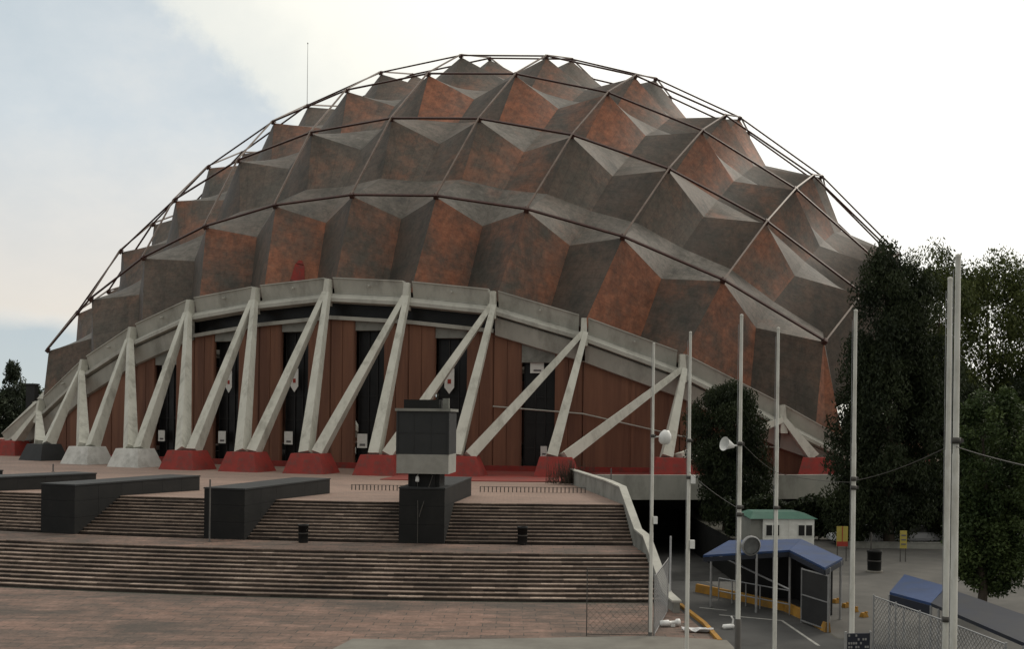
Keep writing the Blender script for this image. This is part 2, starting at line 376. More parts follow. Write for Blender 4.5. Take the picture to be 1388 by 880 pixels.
for k in range(-5, 5):
    centre = k in (-2, -1, 0, 1)
    b = MB(); extr(b, k, k + 1, PANEL, .55); extr(b, k, k + 1, BAND, .2)
    if not centre: extr(b, k, k + 1, LOWER, .2)
    # small drain spout in the gutter panel
    r0, r1, o = ring(k), ring(k + 1), outward(k); p = r0.lerp(r1, .52) + o * .4 + Vector((0, 0, -.75))
    b.tube([p, p + o * .45 + Vector((0, 0, -.12))], .13, 8)
    keep(b.build('ring_beam', M['beam']))
    # wall bay under the beam
    low = -4.9 if not centre else -4.55
    in0, in1 = outward(k) * -.25, outward(k + 1) * -.25
    A, B = ring(k) + in0, ring(k + 1) + in1
    door = k in (-3, -2, -1, 0, 1, 2)
    A0 = Vector((A.x, A.y, 0)); B0 = Vector((B.x, B.y, 0)); A1 = Vector((A.x, A.y, A.z + low)); B1 = Vector((B.x, B.y, B.z + low))
    inn = Vector((0, 1, 0)); 
    def wp(s, h): return A0.lerp(B0, s) + Vector((0, 0, h))
    def top(s): return A1.z + (B1.z - A1.z) * s
    b = MB(); s0, s1 = (.31, .69)
    nrib = 2
    def panel(sa, sb, za, zb0, zb1):
        for i in range(nrib):
            t0 = sa + (sb - sa) * i / nrib; t1 = sa + (sb - sa) * (i + .94) / nrib
            f0 = i / nrib; f1 = (i + .94) / nrib; ht0 = zb0 + (zb1 - zb0) * f0; ht1 = zb0 + (zb1 - zb0) * f1
            P = [wp(t0, za), wp(t1, za), wp(t1, za) + inn * .5, wp(t0, za) + inn * .5]
            Q = [wp(t0, ht0), wp(t1, ht1), wp(t1, ht1) + inn * .5, wp(t0, ht0) + inn * .5]
            b.hexa(P + Q)
        P = [wp(sa, za) + inn * .08, wp(sb, za) + inn * .08, wp(sb, za) + inn * .45, wp(sa, za) + inn * .45]
        Q = [wp(sa, zb0 - .02) + inn * .08, wp(sb, zb1 - .02) + inn * .08, wp(sb, zb1 - .02) + inn * .45, wp(sa, zb0 - .02) + inn * .45]
        b.hexa(P + Q)
    if door:
        panel(.005, s0, -.1, top(0), top(s0)); panel(s1, .995, -.1, top(s1), top(1))
        keep(b.build('wall_panel', M['wall']))
        dt = min(top(s0), top(s1))
        d = MB()
        w0, w1 = wp(s0 + .003, 0), wp(s1 - .003, 0)
        d.hexa([w0 + inn * 1.2, w1 + inn * 1.2, w1 + inn * 1.3, w0 + inn * 1.3] + [p + Vector((0, 0, dt + .3)) for p in (w0 + inn * 1.2, w1 + inn * 1.2, w1 + inn * 1.3, w0 + inn * 1.3)])
        dw = keep(d.build('doorway', M['dark']))
        d = MB()
        for s in (.02, .35, .65, .98):
            p = w0.lerp(w1, s) + inn * 1.1; d.box(p, (.12, .1, dt - .8))
        for h in (2.6, 5.4, 8.2):
            if h < dt - 1: d.bar(w0 + inn * 1.1 + Vector((0, 0, h)), w1 + inn * 1.1 + Vector((0, 0, h)), .1, .1)
        fr = d.build('door_frame', M['darkmetal'], dw)
        d = MB()
        P = [w0 + inn * .1, w1 + inn * .1, w1 + inn * 1.15, w0 + inn * 1.15]
        d.hexa([p + Vector((0, 0, dt - 1.0)) for p in P] + [P[0] + Vector((0, 0, top(s0))), P[1] + Vector((0, 0, top(s1))), P[2] + Vector((0, 0, top(s1))), P[3] + Vector((0, 0, top(s0)))])
        d.build('lintel', M['greycon'], dw)
    else:
        panel(.005, .995, -.1, top(0), top(1)); keep(b.build('wall_panel', M['wall']))
    # plinth
    b = MB(); P = [wp(.0, -.1) - inn * .5, wp(1, -.1) - inn * .5, wp(1, -.1) - inn * .05, wp(0, -.1) - inn * .05]
    b.hexa(P + [p + Vector((0, 0, .75)) for p in P]); keep(b.build('plinth', M['red']))
    if centre:
        b = MB(); P = [A + inn * .9, B + inn * .9, B + inn * 1.0, A + inn * 1.0]
        b.hexa([p + Vector((0, 0, -4.6)) for p in P] + [p + Vector((0, 0, -2.7)) for p in P]); keep(b.build('clerestory_window', M['dark']))
        b = MB(); b.bar(A1 - inn * .15 + Vector((0, 0, .05)), B1 - inn * .15 + Vector((0, 0, .05)), .5, .42)
        keep(b.build('sill_rail', M['beam']))
for k in range(-5, 6):
    o = outward(k); r = ring(k)
    b = MB()      # head where the two struts meet the beam
    tang = Vector((-o.y, o.x, 0))
    c0 = r + Vector((0, 0, -.35)) + o * .55
    P = []
    for zz, w, dp in ((-3.3, .40, .62), (-.25, .27, .42)):
        c = r + Vector((0, 0, zz)) + o * (.9 if zz < -2 else .55)
        for i, j in ((-1, -1), (1, -1), (1, 1), (-1, 1)): P.append(c + tang * (w * i) - o * (dp * j))
    b.hexa(P); keep(b.build('strut_head', M['concrete']))
    for s in (-1, 1):
        fb = k + .5 * s
        f = foot(fb); T = r + o * 1.0 + Vector((0, 0, -1.9)) + tang * (.16 * s)
        toward = (Vector((r.x, r.y, 0)) - f); toward.z = 0
        side = Vector((1, 0, 0))
        Fp = f + Vector((0, 0, FH - .1)) - side * (.66 * s)
        b = MB(); n_ = (T - Fp).cross(Vector((1, 0, 0)))
        b.bar(Fp, T, 1.12, 1.25, .56, .62, up=o)
        keep(b.build('strut', M['concrete']))
foot_objs = {}
for fb in [x + .5 for x in range(-6, 6)]:
    f = foot(fb); b = MB(); a = math.atan2(f.x, -f.y) * .5
    b.hexa([(-2.3, -2.0, -.1), (2.3, -2.0, -.1), (2.3, 1.9, -.1), (-2.3, 1.9, -.1), (-1.75, -1.2, FH), (1.45, -1.2, FH), (1.45, 1.3, FH), (-1.75, 1.3, FH)])
    o = b.build('footing', M['red'], arena, f, a if abs(fb) < 5 else 0); side_parts.append(o); foot_objs[fb] = o
    if fb in (-3.5, -2.5):
        pass
# copies for the other three sides
kids = {o: [c for c in col.objects if c.parent is o] for o in side_parts}
for q in (1, 2, 3):
    for o in side_parts:
        c = copy_part(o, arena)
        c.location = rot90(Vector(o.location), q); c.rotation_euler = (0, 0, o.rotation_euler.z + q * math.pi / 2)
        for ch in kids[o]: copy_part(ch, c)
for fb in (-3.5, -2.5):
    o = foot_objs[fb]; o.data = o.data.copy(); o.data.materials[0] = M['whiteblock']; o['label'] = 'whitewashed footing'
o = foot_objs[-4.5]; o.data = o.data.copy(); o.data.materials[0] = M['slate']; o['label'] = 'dark grey footing'
# beams that come down to the four corners
CORNER = Vector((57.2, -57.2, 71.0 - ZB)); oC = Vector((.7071, -.7071, 0))
for q in range(4):
    for A, oA in ((ring(5), outward(5)), (rot90(ring(-5), 1), rot90(outward(-5), 1))):
        flip = A.y > -55
        b = MB(); d = (CORNER - A).normalized()
        for prof, g in ((PANEL, .3), (BAND, 0), (LOWER, 0)):
            n = len(prof); P0 = [A + d * g + oA * p[0] + Vector((0, 0, p[1])) for p in prof]; P1 = [CORNER + oC * (p[0] * 1.1) + Vector((0, 0, max(p[1] * .8, .02 - CORNER.z))) for p in prof]
            if flip: P0, P1 = P1, P0
            b.add([rot90(p, q) for p in P0 + P1], [tuple(range(n)), tuple(range(2 * n - 1, n - 1, -1))] + [(i, n + i, n + (i + 1) % n, (i + 1) % n) for i in range(n)])
        b.build('ring_beam', M['beam'], arena)
        b = MB(); P = [A - oA * .25, CORNER - oC * .25, CORNER - oC * .75, A - oA * .75]
        if flip: P = [P[1], P[0], P[3], P[2]]
        b.hexa([rot90(Vector((p.x, p.y, 0)), q) for p in P] + [rot90(Vector((p.x, p.y, max(p.z - 4.4, .1))), q) for p in P]); b.build('wall_panel', M['wall'], arena)
# pipe along the wall of the right bays
b = MB()
for k in (2, 3, 4):
    p0 = ring(k) + outward(k) * .1; p1 = ring(k + 1) + outward(k + 1) * .1
    h = {2: 7.1, 3: 6.4, 4: 4.1, 5: 2.9}
    b.tube([Vector((p0.x, p0.y, h[k])), Vector((p1.x, p1.y, h[k + 1]))], .09, 8)
b.build('wall_pipe', M['beam'], arena)
MW = Matrix.Translation(arena.location) @ Matrix.Rotation(-YAW, 4, 'Z')
def aw(p): return MW @ Vector(p)

# ------------------------------------------------------------------ setting: terrace, stairs, plaza, roads
def pol(r, a, z): a = R(a); return Vector((HUB.x + r * math.sin(a), HUB.y - r * math.cos(a), z))
AW = 3.45                       # angle of the stair's side wall
RT, RL0, RL1, RB = 118.7, 122.3, 126.0, 130.4
ZL = 1.87
def arc_strip(b, r0, z0, r1, z1, a0, a1, n, m=0, tones=None):
    vs = []; fs = []
    for i in range(n + 1):
        a = a0 + (a1 - a0) * i / n; vs += [pol(r0, a, z0), pol(r1, a, z1)]
    for i in range(n):
        b.add([vs[2 * i], vs[2 * i + 1], vs[2 * i + 3], vs[2 * i + 2]], [(0, 1, 2, 3)], m, tones[i] if tones else .5)
b = MB()
arc_strip(b, 60, TIN, 90, TIN, -180, 180, 240)
arc_strip(b, 90, TIN, RT, TERR, -150, AW, 240)
for i in range(60): pass
arc_strip(b, 90, TIN, 90, TERR + .30, AW, 210, 160, 1); arc_strip(b, 90, TERR + .30, 90.4, TERR + .30, AW, 210, 160, 1)
arc_strip(b, 90.4, TERR + .30, 90.4, 2.0, AW, 210, 160, 1); arc_strip(b, 90.4, 2.0, 76, 2.0, AW, 210, 160, 1)
terrace = struct(b.build('terrace', [M['terrace'], M['beam']]))
b = MB(); arc_strip(b, 76, 2.0, 76, -3.4, AW, 210, 160)
arc_strip(b, RT, TERR, RT, 0, -150, -36, 100)
struct(b.build('retaining_wall', M['black']))
b = MB(); arc_strip(b, 60, TIN + .08, 89.0, TIN + .08, -7.6, 26, 60); arc_strip(b, 89.0, TIN + .08, 89.0, TIN, -7.6, 26, 60)
struct(b.build('red_floor', M['redfloor']))

rs = random.Random(3)
A0, A1 = -36, AW; NSEG = 150
def tones():
    out = []; t = .4
    while len(out) < NSEG:
        t = min(.9, max(.15, rs.gauss(.58, .15))); 
        if rs.random() < .05: t = rs.uniform(.7, 1.0)
        out += [t] * rs.choice((1, 1, 2, 2, 3, 4))
    return out[:NSEG]
b = MB()
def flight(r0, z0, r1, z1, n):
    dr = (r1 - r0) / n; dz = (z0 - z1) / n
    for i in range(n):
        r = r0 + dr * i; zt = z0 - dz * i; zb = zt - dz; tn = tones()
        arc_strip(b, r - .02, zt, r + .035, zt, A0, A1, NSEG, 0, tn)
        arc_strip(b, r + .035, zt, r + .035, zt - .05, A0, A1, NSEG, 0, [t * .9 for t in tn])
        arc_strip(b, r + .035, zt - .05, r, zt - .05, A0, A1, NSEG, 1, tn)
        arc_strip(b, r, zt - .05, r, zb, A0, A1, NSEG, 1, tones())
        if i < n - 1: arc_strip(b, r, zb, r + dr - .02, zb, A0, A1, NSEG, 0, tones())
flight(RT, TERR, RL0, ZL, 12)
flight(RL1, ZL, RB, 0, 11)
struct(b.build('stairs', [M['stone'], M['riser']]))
b = MB(); arc_strip(b, RL0, ZL, RL1, ZL, A0, A1, 120); struct(b.build('stair_landing', M['plaza']))

# ground sheet with the cut for the ramp that dives under the terrace
HX0, HX1, HY0, HY1 = 7.4, 17.3, 57.0, 104.0
b = MB(); XS = [-3000, HX0, HX1, 3000]; YS = [-60, HY0, HY1, 4000]
for i in range(3):
    for j in range(3):
        if i == 1 and j == 1: continue
        b.add([(XS[i], YS[j], -.012), (XS[i + 1], YS[j], -.012), (XS[i + 1], YS[j + 1], -.012), (XS[i], YS[j + 1], -.012)], [(0, 1, 2, 3)])
struct(b.build('ground', M['ground']))
b = MB(); a_ = [(HX0, HY0, -.004), (HX1, HY0, -.004), (HX1, 76, -3.2), (HX0, 76, -3.2)]
b.add(a_, [(0, 1, 2, 3)]); b.add([(HX0, 76, -3.2), (HX1, 76, -3.2), (HX1, HY1, -3.2), (HX0, HY1, -3.2)], [(0, 1, 2, 3)])
struct(b.build('ramp_road', M['asphalt']))
b = MB()
for x in (HX0, HX1):
    b.add([(x, HY0, 0), (x, 76, 0), (x, HY1, 0), (x, HY1, -3.2), (x, 76, -3.2)], [(0, 1, 2, 3, 4)])
b.add([(HX0, HY1, -3.3), (HX1, HY1, -3.3), (HX1, HY1, 0), (HX0, HY1, 0)], [(0, 1, 2, 3)])
struct(b.build('ramp_wall', M['black']))
# plaza between the street pavement and the stairs
b = MB(); vs = []
for i in range(61):
    a = A0 + (6.0 - A0) * i / 60; p = pol(RB - .05, a, 0); vs.append(p)
edge = [G(985, 872, 0), G(880, 866, 0), G(580, 872, 0), G(478, 870, 0), G(440, 890, 0), Vector((-8, 33, 0)), Vector((-50, 33, 0))]
pts = [p for p in vs if p.x < 7.0]; poly = pts + [Vector((8.1, 50.2, 0)), Vector((8.4, 44, 0))] + [Vector((p.x, p.y, 0)) for p in edge]
b.add(poly, [tuple(range(len(poly)))[::-1]]); 
struct(b.build('plaza', M['plaza']))
b = MB(); pv = [Vector((p.x, p.y, .11)) for p in edge[:6]] + [Vector((-8, 20, .11)), Vector((9, 20, .11))]
b.slab(pv[::-1], .2); struct(b.build('pavement', M['pave']))
b = MB(); rd = [Vector((8.45, 20, -.004)), Vector((30, 20, -.004)), Vector((30, 30, -.004)), Vector((13.8, 42.2, -.004)), Vector((13.8, 44, -.004)), Vector((11, 57, -.004)), Vector((7.5, 57, -.004)), Vector((7.9, 50, -.004))]
b.add(rd, [tuple(range(len(rd)))]); struct(b.build('road', M['asphalt']))
b = MB(); ltp = [Vector((13.9, 42.3, -.008)), Vector((30, 30, -.008)), Vector((140, 30, -.008)), Vector((140, 78, -.008)), Vector((17.4, 78, -.008)), Vector((17.4, 57, -.008)), Vector((11.1, 57, -.008)), Vector((13.9, 44.2, -.008))]
b.add(ltp, [tuple(range(len(ltp)))]); struct(b.build('parking_lot', M['lot']))
def line(b, pts, w, z=.0):
    for p, q in zip(pts, pts[1:]):
        p = Vector((p.x, p.y, z)); q = Vector((q.x, q.y, z)); d = (q - p).normalized(); s = Vector((-d.y, d.x, 0)) * w / 2
        b.add([p - s, q - s, q + s, p + s], [(0, 1, 2, 3)])
b = MB(); line(b, [G(975, 834, 0), G(1062, 842, 0)], .16); line(b, [G(1060, 842, 0), G(1110, 876, 0)], .13); line(b, [G(948, 824, 0), G(985, 828, 0)], .14)
struct(b.build('road_marking', M['line']))
b = MB()
kp = [G(922, 822, 0), G(955, 848, 0), G(976, 872, 0)]
for p, q in zip(kp, kp[1:]): b.bar(p + Vector((0, 0, .06)), q + Vector((0, 0, .06)), .2, .14)
tag(b.build('kerb', M['yellow']), 'thin yellow painted kerb along the plaza edge beside the fallen white sheet', 'kerb')

# ------------------------------------------------------------------ stair side wall
b = MB(); prof = [(90.6, TERR + .75), (112, TERR + 1.0), (RT - 1.2, TERR + .95), (RL0 + .5, ZL + .95), (RL1 - .6, ZL + .85), (RB + .3, .55), (RB + 2.4, .5)]
base = [-1.0] * len(prof)
for (ra, za), (rb_, zb) in zip(prof, prof[1:]):
    for m, w0, w1, lo, hi in ((0, .02, .32, None, 0), (1, -.06, .40, 0, .09)):
        def P(r, a_off, z): p = pol(r, AW, z); t = Vector((math.cos(R(AW)), math.sin(R(AW)), 0)); return p + t * a_off
        za0, zb0 = (-.5, -.5) if lo is None else (za + lo, zb + lo)
        b.hexa([P(rb_, w0, zb0), P(rb_, w1, zb0), P(ra, w1, za0), P(ra, w0, za0), P(rb_, w0, zb + hi), P(rb_, w1, zb + hi), P(ra, w1, za + hi), P(ra, w0, za + hi)], m)
tag(b.build('stair_wall', [M['greycon'], M['beam']]), 'stepped grey concrete side wall with pale coping at the right end of the stairs', 'wall')

# ------------------------------------------------------------------ black radial walls and the pylon
def radial_wall(af, ab, top, label, w=2.66):
    p0 = pol(122.25, af, 0); p1 = pol(110.8, ab, 0); d = (p1 - p0).normalized(); s = Vector((d.y, -d.x, 0))
    b = MB(); L = (p1 - p0).length
    root = empty('radial_wall', label, 'wall', (p0.x, p0.y, ZL), 0, 'black radial walls on the stairs')
    def blk(a0, a1, w_, z0, z1, dz1=0):
        q0 = d * a0; q1 = d * a1; h = s * (w_ / 2)
        b.hexa([q0 - h + Vector((0, 0, z0)), q0 + h + Vector((0, 0, z0)), q1 + h + Vector((0, 0, z0)), q1 - h + Vector((0, 0, z0)),
                q0 - h + Vector((0, 0, z1)), q0 + h + Vector((0, 0, z1)), q1 + h + Vector((0, 0, z1 + dz1)), q1 - h + Vector((0, 0, z1 + dz1))])
    H = top - ZL
    npan = 6; g = .012
    blk(.05, L - .05, w - .08, -.02, H - .06)
    for i in range(npan):
        a0 = L * i / npan; a1 = L * (i + 1) / npan - g
        zc = [-.02, H * .34, H * .68, H - .03]
        for z0, z1 in zip(zc, zc[1:]): blk(a0, a1, w, z0, z1 - g)
    b.build('wall_body', M['black'], root)
    b = MB(); blk(-.03, L + .03, w + .08, H - .03, H + .06); b.build('coping', M['slate'], root)
    return root, p0, d, s
radial_wall(-12.9, -12.05, 4.82, 'black radial wall second from the left edge of the photo, its plain front face on the landing')
radial_wall(-7.81, -7.08, 4.82, 'black radial wall between the pylon and the left walls, thin pole before its front')
radial_wall(-17.9, -16.3, 4.82, 'black radial wall cut by the left edge of the photo, nearer to the viewer')
radial_wall(-22.9, -20.6, 4.82, 'short piece of black radial wall at the far left edge of the terrace')
_, p0, d0, s0 = radial_wall(-2.3, -1.98, 5.05, 'black radial wall that carries the grey box pylon')
ang = math.atan2(d0.y, d0.x) - math.pi / 2
py = empty('pylon', 'tall dark pylon with a grey box head over a pale concrete band', 'pylon', (p0.x + d0.x * 1.5, p0.y + d0.y * 1.5, 4.9), ang)
b = MB(); b.box((0, 0, 0), (1.85, 1.85, 1.0)); b.box((-.55, -.1, 0), (.25, 1.95, 1.0)); b.box((.55, -.1, 0), (.25, 1.95, 1.0)); b.build('neck', M['black'], py)
b = MB(); b.box((0, 0, 1.0), (3.05, 2.9, 1.12)); b.build('concrete_band', M['bandcon'], py)
b = MB(); b.box((0, 0, 2.121), (3.05, 2.9, 2.5)); b.box((0, -1.455, 3.36), (2.9, .03, .05)); b.box((-.5, -1.455, 2.16), (.03, .02, 2.42)); b.box((.5, -1.455, 2.16), (.03, .02, 2.42)); b.box((-1.50, -1.46, 2.121), (.10, .08, 2.5)); b.box((1.50, -1.46, 2.121), (.10, .08, 2.5))
b.build('box_head', M['slate'], py)
b = MB(); b.box((0, 0, 4.622), (3.25, 3.1, .16)); b.build('cap_slab', M['greycon'], py)
b = MB(); b.box((-.2, .1, 4.783), (2.1, 1.9, .52)); b.build('roof_box', M['black'], py)
b = MB(); b.box((1.15, -.2, 4.783), (.36, .36, .62)); b.build('vent_post', M['greycon'], py)
b = MB(); b.lathe((-.35, -1.12, .55), [(.02, .32), (.09, .26), (.12, .06), (.12, -.02), (.02, -.06)], 12); b.tube([(-.35, -1.12, .86), (-.35, -.9, .98)], .03, 6); b.build('lamp', M['lampwhite'], py)
b = MB(); b.tube([(.55, -1.1, .9), (-.05, -1.64, -1.2), (-.12, -1.64, -1.5)], .025, 6); b.tube([(-.35, -1.1, .6), (-.2, -1.64, -1.0), (-.2, -1.66, -3.3)], .02, 6); b.build('cable', M['rustpole'], py)

# ------------------------------------------------------------------ bins and posts on the steps
def bin_(p, label, h=1.05, r=.29, group=None, mt='black'):
    root = empty('litter_bin', label, 'bin', p, 0, group)
    b = MB(); b.lathe((0, 0, 0), [(r * .9, 0), (r * .95, .04), (r, h * .9), (r * 1.06, h * .9), (r * 1.06, h), (r * .85, h), (r * .8, h * .6), (0, h * .58)], 18); b.build('body', M[mt], root)
    b = MB(); b.lathe((0, 0, 0), [(r * 1.02, h * .5), (r * 1.04, h * .52), (r * 1.02, h * .56)], 18); b.build('band', M['rustpole'], root)
    return root
p = G(411, 736, ZL); bin_(p, 'dark round litter bin on the landing left of the pylon')
p = G(708, 739, ZL); bin_(p, 'dark round litter bin on the landing right of the pylon')
p = G(1185, 776, 0); r_ = bin_(p, 'black litter bin on a pale base out on the parking lot', 1.35, .42)
b = MB(); b.lathe((0, 0, 0), [(.5, 0), (.5, .12), (.3, .12)], 16); b.build('base', M['pave'], r_)
b = MB(); b.tube([(-.1, .3, 0), (-.1, .3, 2.4)], .05, 8); b.build('post', M['rustpole'], r_)
def post(p, h, r, label, name='post', cat='post', mt='rustpole'):
    b = MB(); b.lathe((0, 0, 0), [(r * 2.2, 0), (r * 2.2, .03), (r, .05), (r, h - r), (r * .6, h), (0, h)], 10)
    return tag(b.build(name, M[mt], None, p), label, cat)
post(G(284, 735, ZL), 3.6, .045, 'thin dark pole standing before the black wall left of the pylon')
post(G(72, 640, 3.7), .75, .07, 'short dark post on the terrace behind the left black wall')
post(G(908, 820, 0), 3.4, .05, 'bare steel post beside the lower end of the stair wall', mt='galv')
post(G(828, 672, 3.85), 1.9, .045, 'thin dark post at the right end of the terrace by the wall top')

# low railing across the terrace
def railing(a0, a1, r, label, n):
    b = MB(); pts = [pol(r, a0 + (a1 - a0) * i / n, TIN + .27) for i in range(n + 1)]
    root = empty('railing', label, 'railing', pts[0])
    o = pts[0]
    for p in pts: b.box(p - o, (.07, .07, .42))
    b.build('posts', M['rustpole'], root)
    b = MB()
    for p, q in zip(pts, pts[1:]): b.bar(p - o + Vector((0, 0, .40)), q - o + Vector((0, 0, .40)), .03, .03)
    b.build('rail', M['rustpole'], root)
railing(-6.3, -2.9, 106, 'low dotted railing on the terrace left of the pylon', 22)
railing(-1.1, 3.1, 106, 'low dotted railing on the terrace right of the pylon', 26)

# ------------------------------------------------------------------ notices and pennants at the doors
def dome_notice(px, py, w, h, label, kind='notice'):
    # on the door plane: wall line a little in front of the ring
    best = None
    d = ray(px, py)
    inv = MW.inverted()
    for t in range(900, 1400):
        q = CAM + d * (t * .1); l = inv @ q
        ax = abs(l.x); ks = sorted(RING.items())
        for (k0, a), (k1, c) in zip(ks, ks[1:]):
            if a[0] <= ax <= c[0]:
                yy = a[1] + (c[1] - a[1]) * (ax - a[0]) / (c[0] - a[0]) + .55
                if l.y >= yy: best = l; slope = (c[1] - a[1]) / (c[0] - a[0]) * (1 if l.x > 0 else -1)
                break
        if best: break
    o = empty(kind, label, 'notice' if kind == 'notice' else 'pennant', aw(best), -YAW + math.atan(slope), 'white notices on the doors' if kind == 'notice' else 'pennants in the doorways')
    b = MB(); b2 = MB()
    if kind == 'notice':
        b.box((0, 0, -h / 2), (w, .05, h))
        b2.box((.03, -.03, -h * .36), (w * .55, .012, h * .16))
        b.build('board', M['white'], o); b2.build('print', M['ink'], o)
    else:
        b.add([(-w / 2, 0, h / 2), (w / 2, 0, h / 2), (w / 2, 0, -h * .25), (0, 0, -h / 2), (-w / 2, 0, -h * .25), (-w / 2, .04, h / 2), (w / 2, .04, h / 2), (w / 2, .04, -h * .25), (0, .04, -h / 2), (-w / 2, .04, -h * .25)],
              [(4, 3, 2, 1, 0), (5, 6, 7, 8, 9), (0, 1, 6, 5), (1, 2, 7, 6), (2, 3, 8, 7), (3, 4, 9, 8), (4, 0, 5, 9)])
        b2.box((0, -.02, -h * .10), (w * .36, .012, h * .18))
        b.build('cloth', M['white'], o); b2.build('emblem', M['redsign'], o)
        b = MB(); b.tube([(-w * .6, .02, h * .52), (w * .6, .02, h * .52)], .04, 6); b.tube([(0, .02, h * .52), (0, .02, h * .52 + 3)], .015, 5); b.build('hanger', M['rustpole'], o)
dome_notice(219, 591, 1.1, 1.35, 'white notice in the doorway furthest left')
dome_notice(301, 593, 1.1, 1.45, 'white notice in the second doorway from the left')
dome_notice(391, 594, 1.1, 1.5, 'white notice in the third doorway from the left')
dome_notice(491, 598, 1.2, 1.6, 'white notice in the doorway left of the pylon head')
dome_notice(737, 612, .7, 1.1, 'small white notice low in the rightmost doorway')
dome_notice(728, 498, 1.5, 1.3, 'white poster high up in the rightmost doorway')
dome_notice(222, 502, .55, 1.3, 'slim white notice high in the doorway furthest left')
dome_notice(310, 518, .9, 2.6, 'white pennant with red emblem in the second doorway from the left', 'pennant')
dome_notice(399, 516, 1.0, 2.7, 'white pennant with red emblem in the third doorway from the left', 'pennant')
dome_notice(609, 517, 1.1, 2.8, 'white pennant with red emblem above the pylon head', 'pennant')

# ------------------------------------------------------------------ flagpoles
def floodlight(root, z, side, kind):
    b = MB()
    if kind == 'bell':       # shade hanging off a short arm
        b.tube([(0, 0, z), (side * .42, 0, z + .05)], .03, 6); c = (side * .52, 0, z + .02)
        b.lathe(c, [(.05, .30), (.13, .27), (.24, .12), (.27, -.02), (.23, -.22), (.15, -.30), (.0, -.31)], 16, axis=(.15 * side, -.2, 1))
    elif kind == 'round':    # round floodlight turned to the street
        b.tube([(0, 0, z), (side * .22, -.1, z)], .03, 6); b.lathe((side * .30, -.12, z), [(.02, -.25), (.16, -.2), (.29, .0), (.31, .12), (.27, .13)], 18, axis=(.25, -1, -.15))
    elif kind == 'cone':
        b.tube([(0, 0, z), (side * .25, 0, z)], .03, 6); b.lathe((side * .2, 0, z - .02), [(.06, .0), (.09, .08), (.20, .34), (.22, .36)], 16, axis=(side, -.5, .25))
    else:
        b.box((side * .14, -.06, z - .16), (.17, .16, .30)); b.tube([(0, 0, z), (side * .12, -.04, z)], .02, 6)
    o = b.build('floodlight' if kind != 'box' else 'junction_box', M['galv' if kind == 'round' else 'lampwhite'], root)
    if kind == 'round':
        b = MB(); b.lathe((side * .30, -.12, z), [(0, .06), (.26, .10)], 18, axis=(.25, -1, -.15)); b.build('lens', M['glass'], o)
def flagpole(px, y, label, lamps=(), clamps=(), ht=12.3, r=.074, sleeve=0):
    x = (px - CX) / F * y
    root = empty('flagpole', label, 'flagpole', (x, y, 0), 0, 'white flagpoles along the pavement')
    b = MB(); b.tube([(0, 0, 0), (0, 0, ht * .36), (0, 0, ht * .362), (0, 0, ht * .69), (0, 0, ht * .692), (0, 0, ht)], [r, r, r * .9, r * .86, r * .76, r * .68], 12); b.build('shaft', M['pole'], root)
    b = MB(); b.lathe((0, 0, ht), [(r * .68, -.02), (r * .74, .0), (r * .7, .05), (0, .07)], 10); b.build('truck', M['pole'], root)
    b = MB(); b.lathe((0, 0, 0), [(r * 2.4, 0), (r * 2.4, .03), (r * 1.3, .04), (r * 1.2, .25), (r * 1.0, .26)], 12); b.build('base_plate', M['rustpole'], root)
    for z in clamps:
        b = MB(); b.lathe((0, 0, z), [(r * .9, 0), (r * 1.25, .0), (r * 1.25, .12), (r * .9, .12)], 12); b.box((r * 1.3, 0, z + .02), (.08, .07, .08)); b.build('clamp', M['rustpole'], root)
    if sleeve:
        b = MB(); b.lathe((0, 0, 0), [(r * 1.35, 0), (r * 1.35, sleeve), (r * 1.0, sleeve + .02)], 12); b.build('sleeve', M['rustpole'], root)
    for z, s, kd in lamps: floodlight(root, z, s, kd)
    b = MB(); b.tube([(-r * 1.3, -.02, ht - .25), (-r * 1.25, -.02, 1.3)], .007, 4); b.build('halyard', M['galv'], root)
    return root
def zat(py, y): return CZ - (py - CY) / F * y
fp = [(885, 41.8), (934.5, 36.4), (1003.5, 30.4), (1053.5, 34.4), (1158, 28.8), (1296, 19.3), (1285.5, 22.3)]
flagpole(*fp[0], 'white flagpole nearest the stair wall, a bell lamp on its right', [(zat(594, 41.8), 1, 'bell'), (zat(706, 41.8), 1, 'box')], [zat(594, 41.8)])
flagpole(*fp[1], 'white flagpole second from the left with two small white boxes on it', [(zat(650, 36.4), 1, 'box'), (zat(738, 36.4), 1, 'box')], [zat(650, 36.4), zat(600, 36.4)])
flagpole(*fp[2], 'white flagpole carrying a round floodlight and a white cone lamp before the conifer', [(zat(604, 30.4), -1, 'cone'), (zat(738, 30.4), 1, 'round')], [zat(604, 30.4), zat(690, 30.4), zat(700, 30.4)], sleeve=zat(840, 30.4))
flagpole(*fp[3], 'plain white flagpole in front of the blue canopy and booth', [], [zat(690, 34.4)])
flagpole(*fp[4], 'plain white flagpole at the left edge of the dark tall trees', [], [zat(650, 28.8), zat(662, 28.8)])
flagpole(*fp[5], 'tallest looking white flagpole, the nearer one of the close pair at right', [], [zat(598, 19.3)])
flagpole(*fp[6], 'slightly shorter white flagpole just left of the nearest one', [], [zat(840, 22.3)])
def cable(pts, sag, label, r=.010):
    sag *= .4
    b = MB(); P = []
    for p, q in zip(pts, pts[1:]):
        for i in range(12):
            t = i / 12; P.append(p.lerp(q, t) - Vector((0, 0, sag * 4 * t * (1 - t))))
    P.append(pts[-1]); b.tube(P, r, 5); tag(b.build('overhead_cable', M['rustpole']), label, 'cable', 'overhead cables between the flagpoles')
def fpt(i, py): x, y = fp[i]; return Vector(((x - CX) / F * y, y, zat(py, y)))
cable([fpt(5, 602), D(1400, 634, 14)], .05, 'overhead cable running right from the nearest flagpole pair', .009)
cable([fpt(4, 650), fpt(6, 602)], .25, 'overhead cable strung from the tree edge flagpole to the close pair')
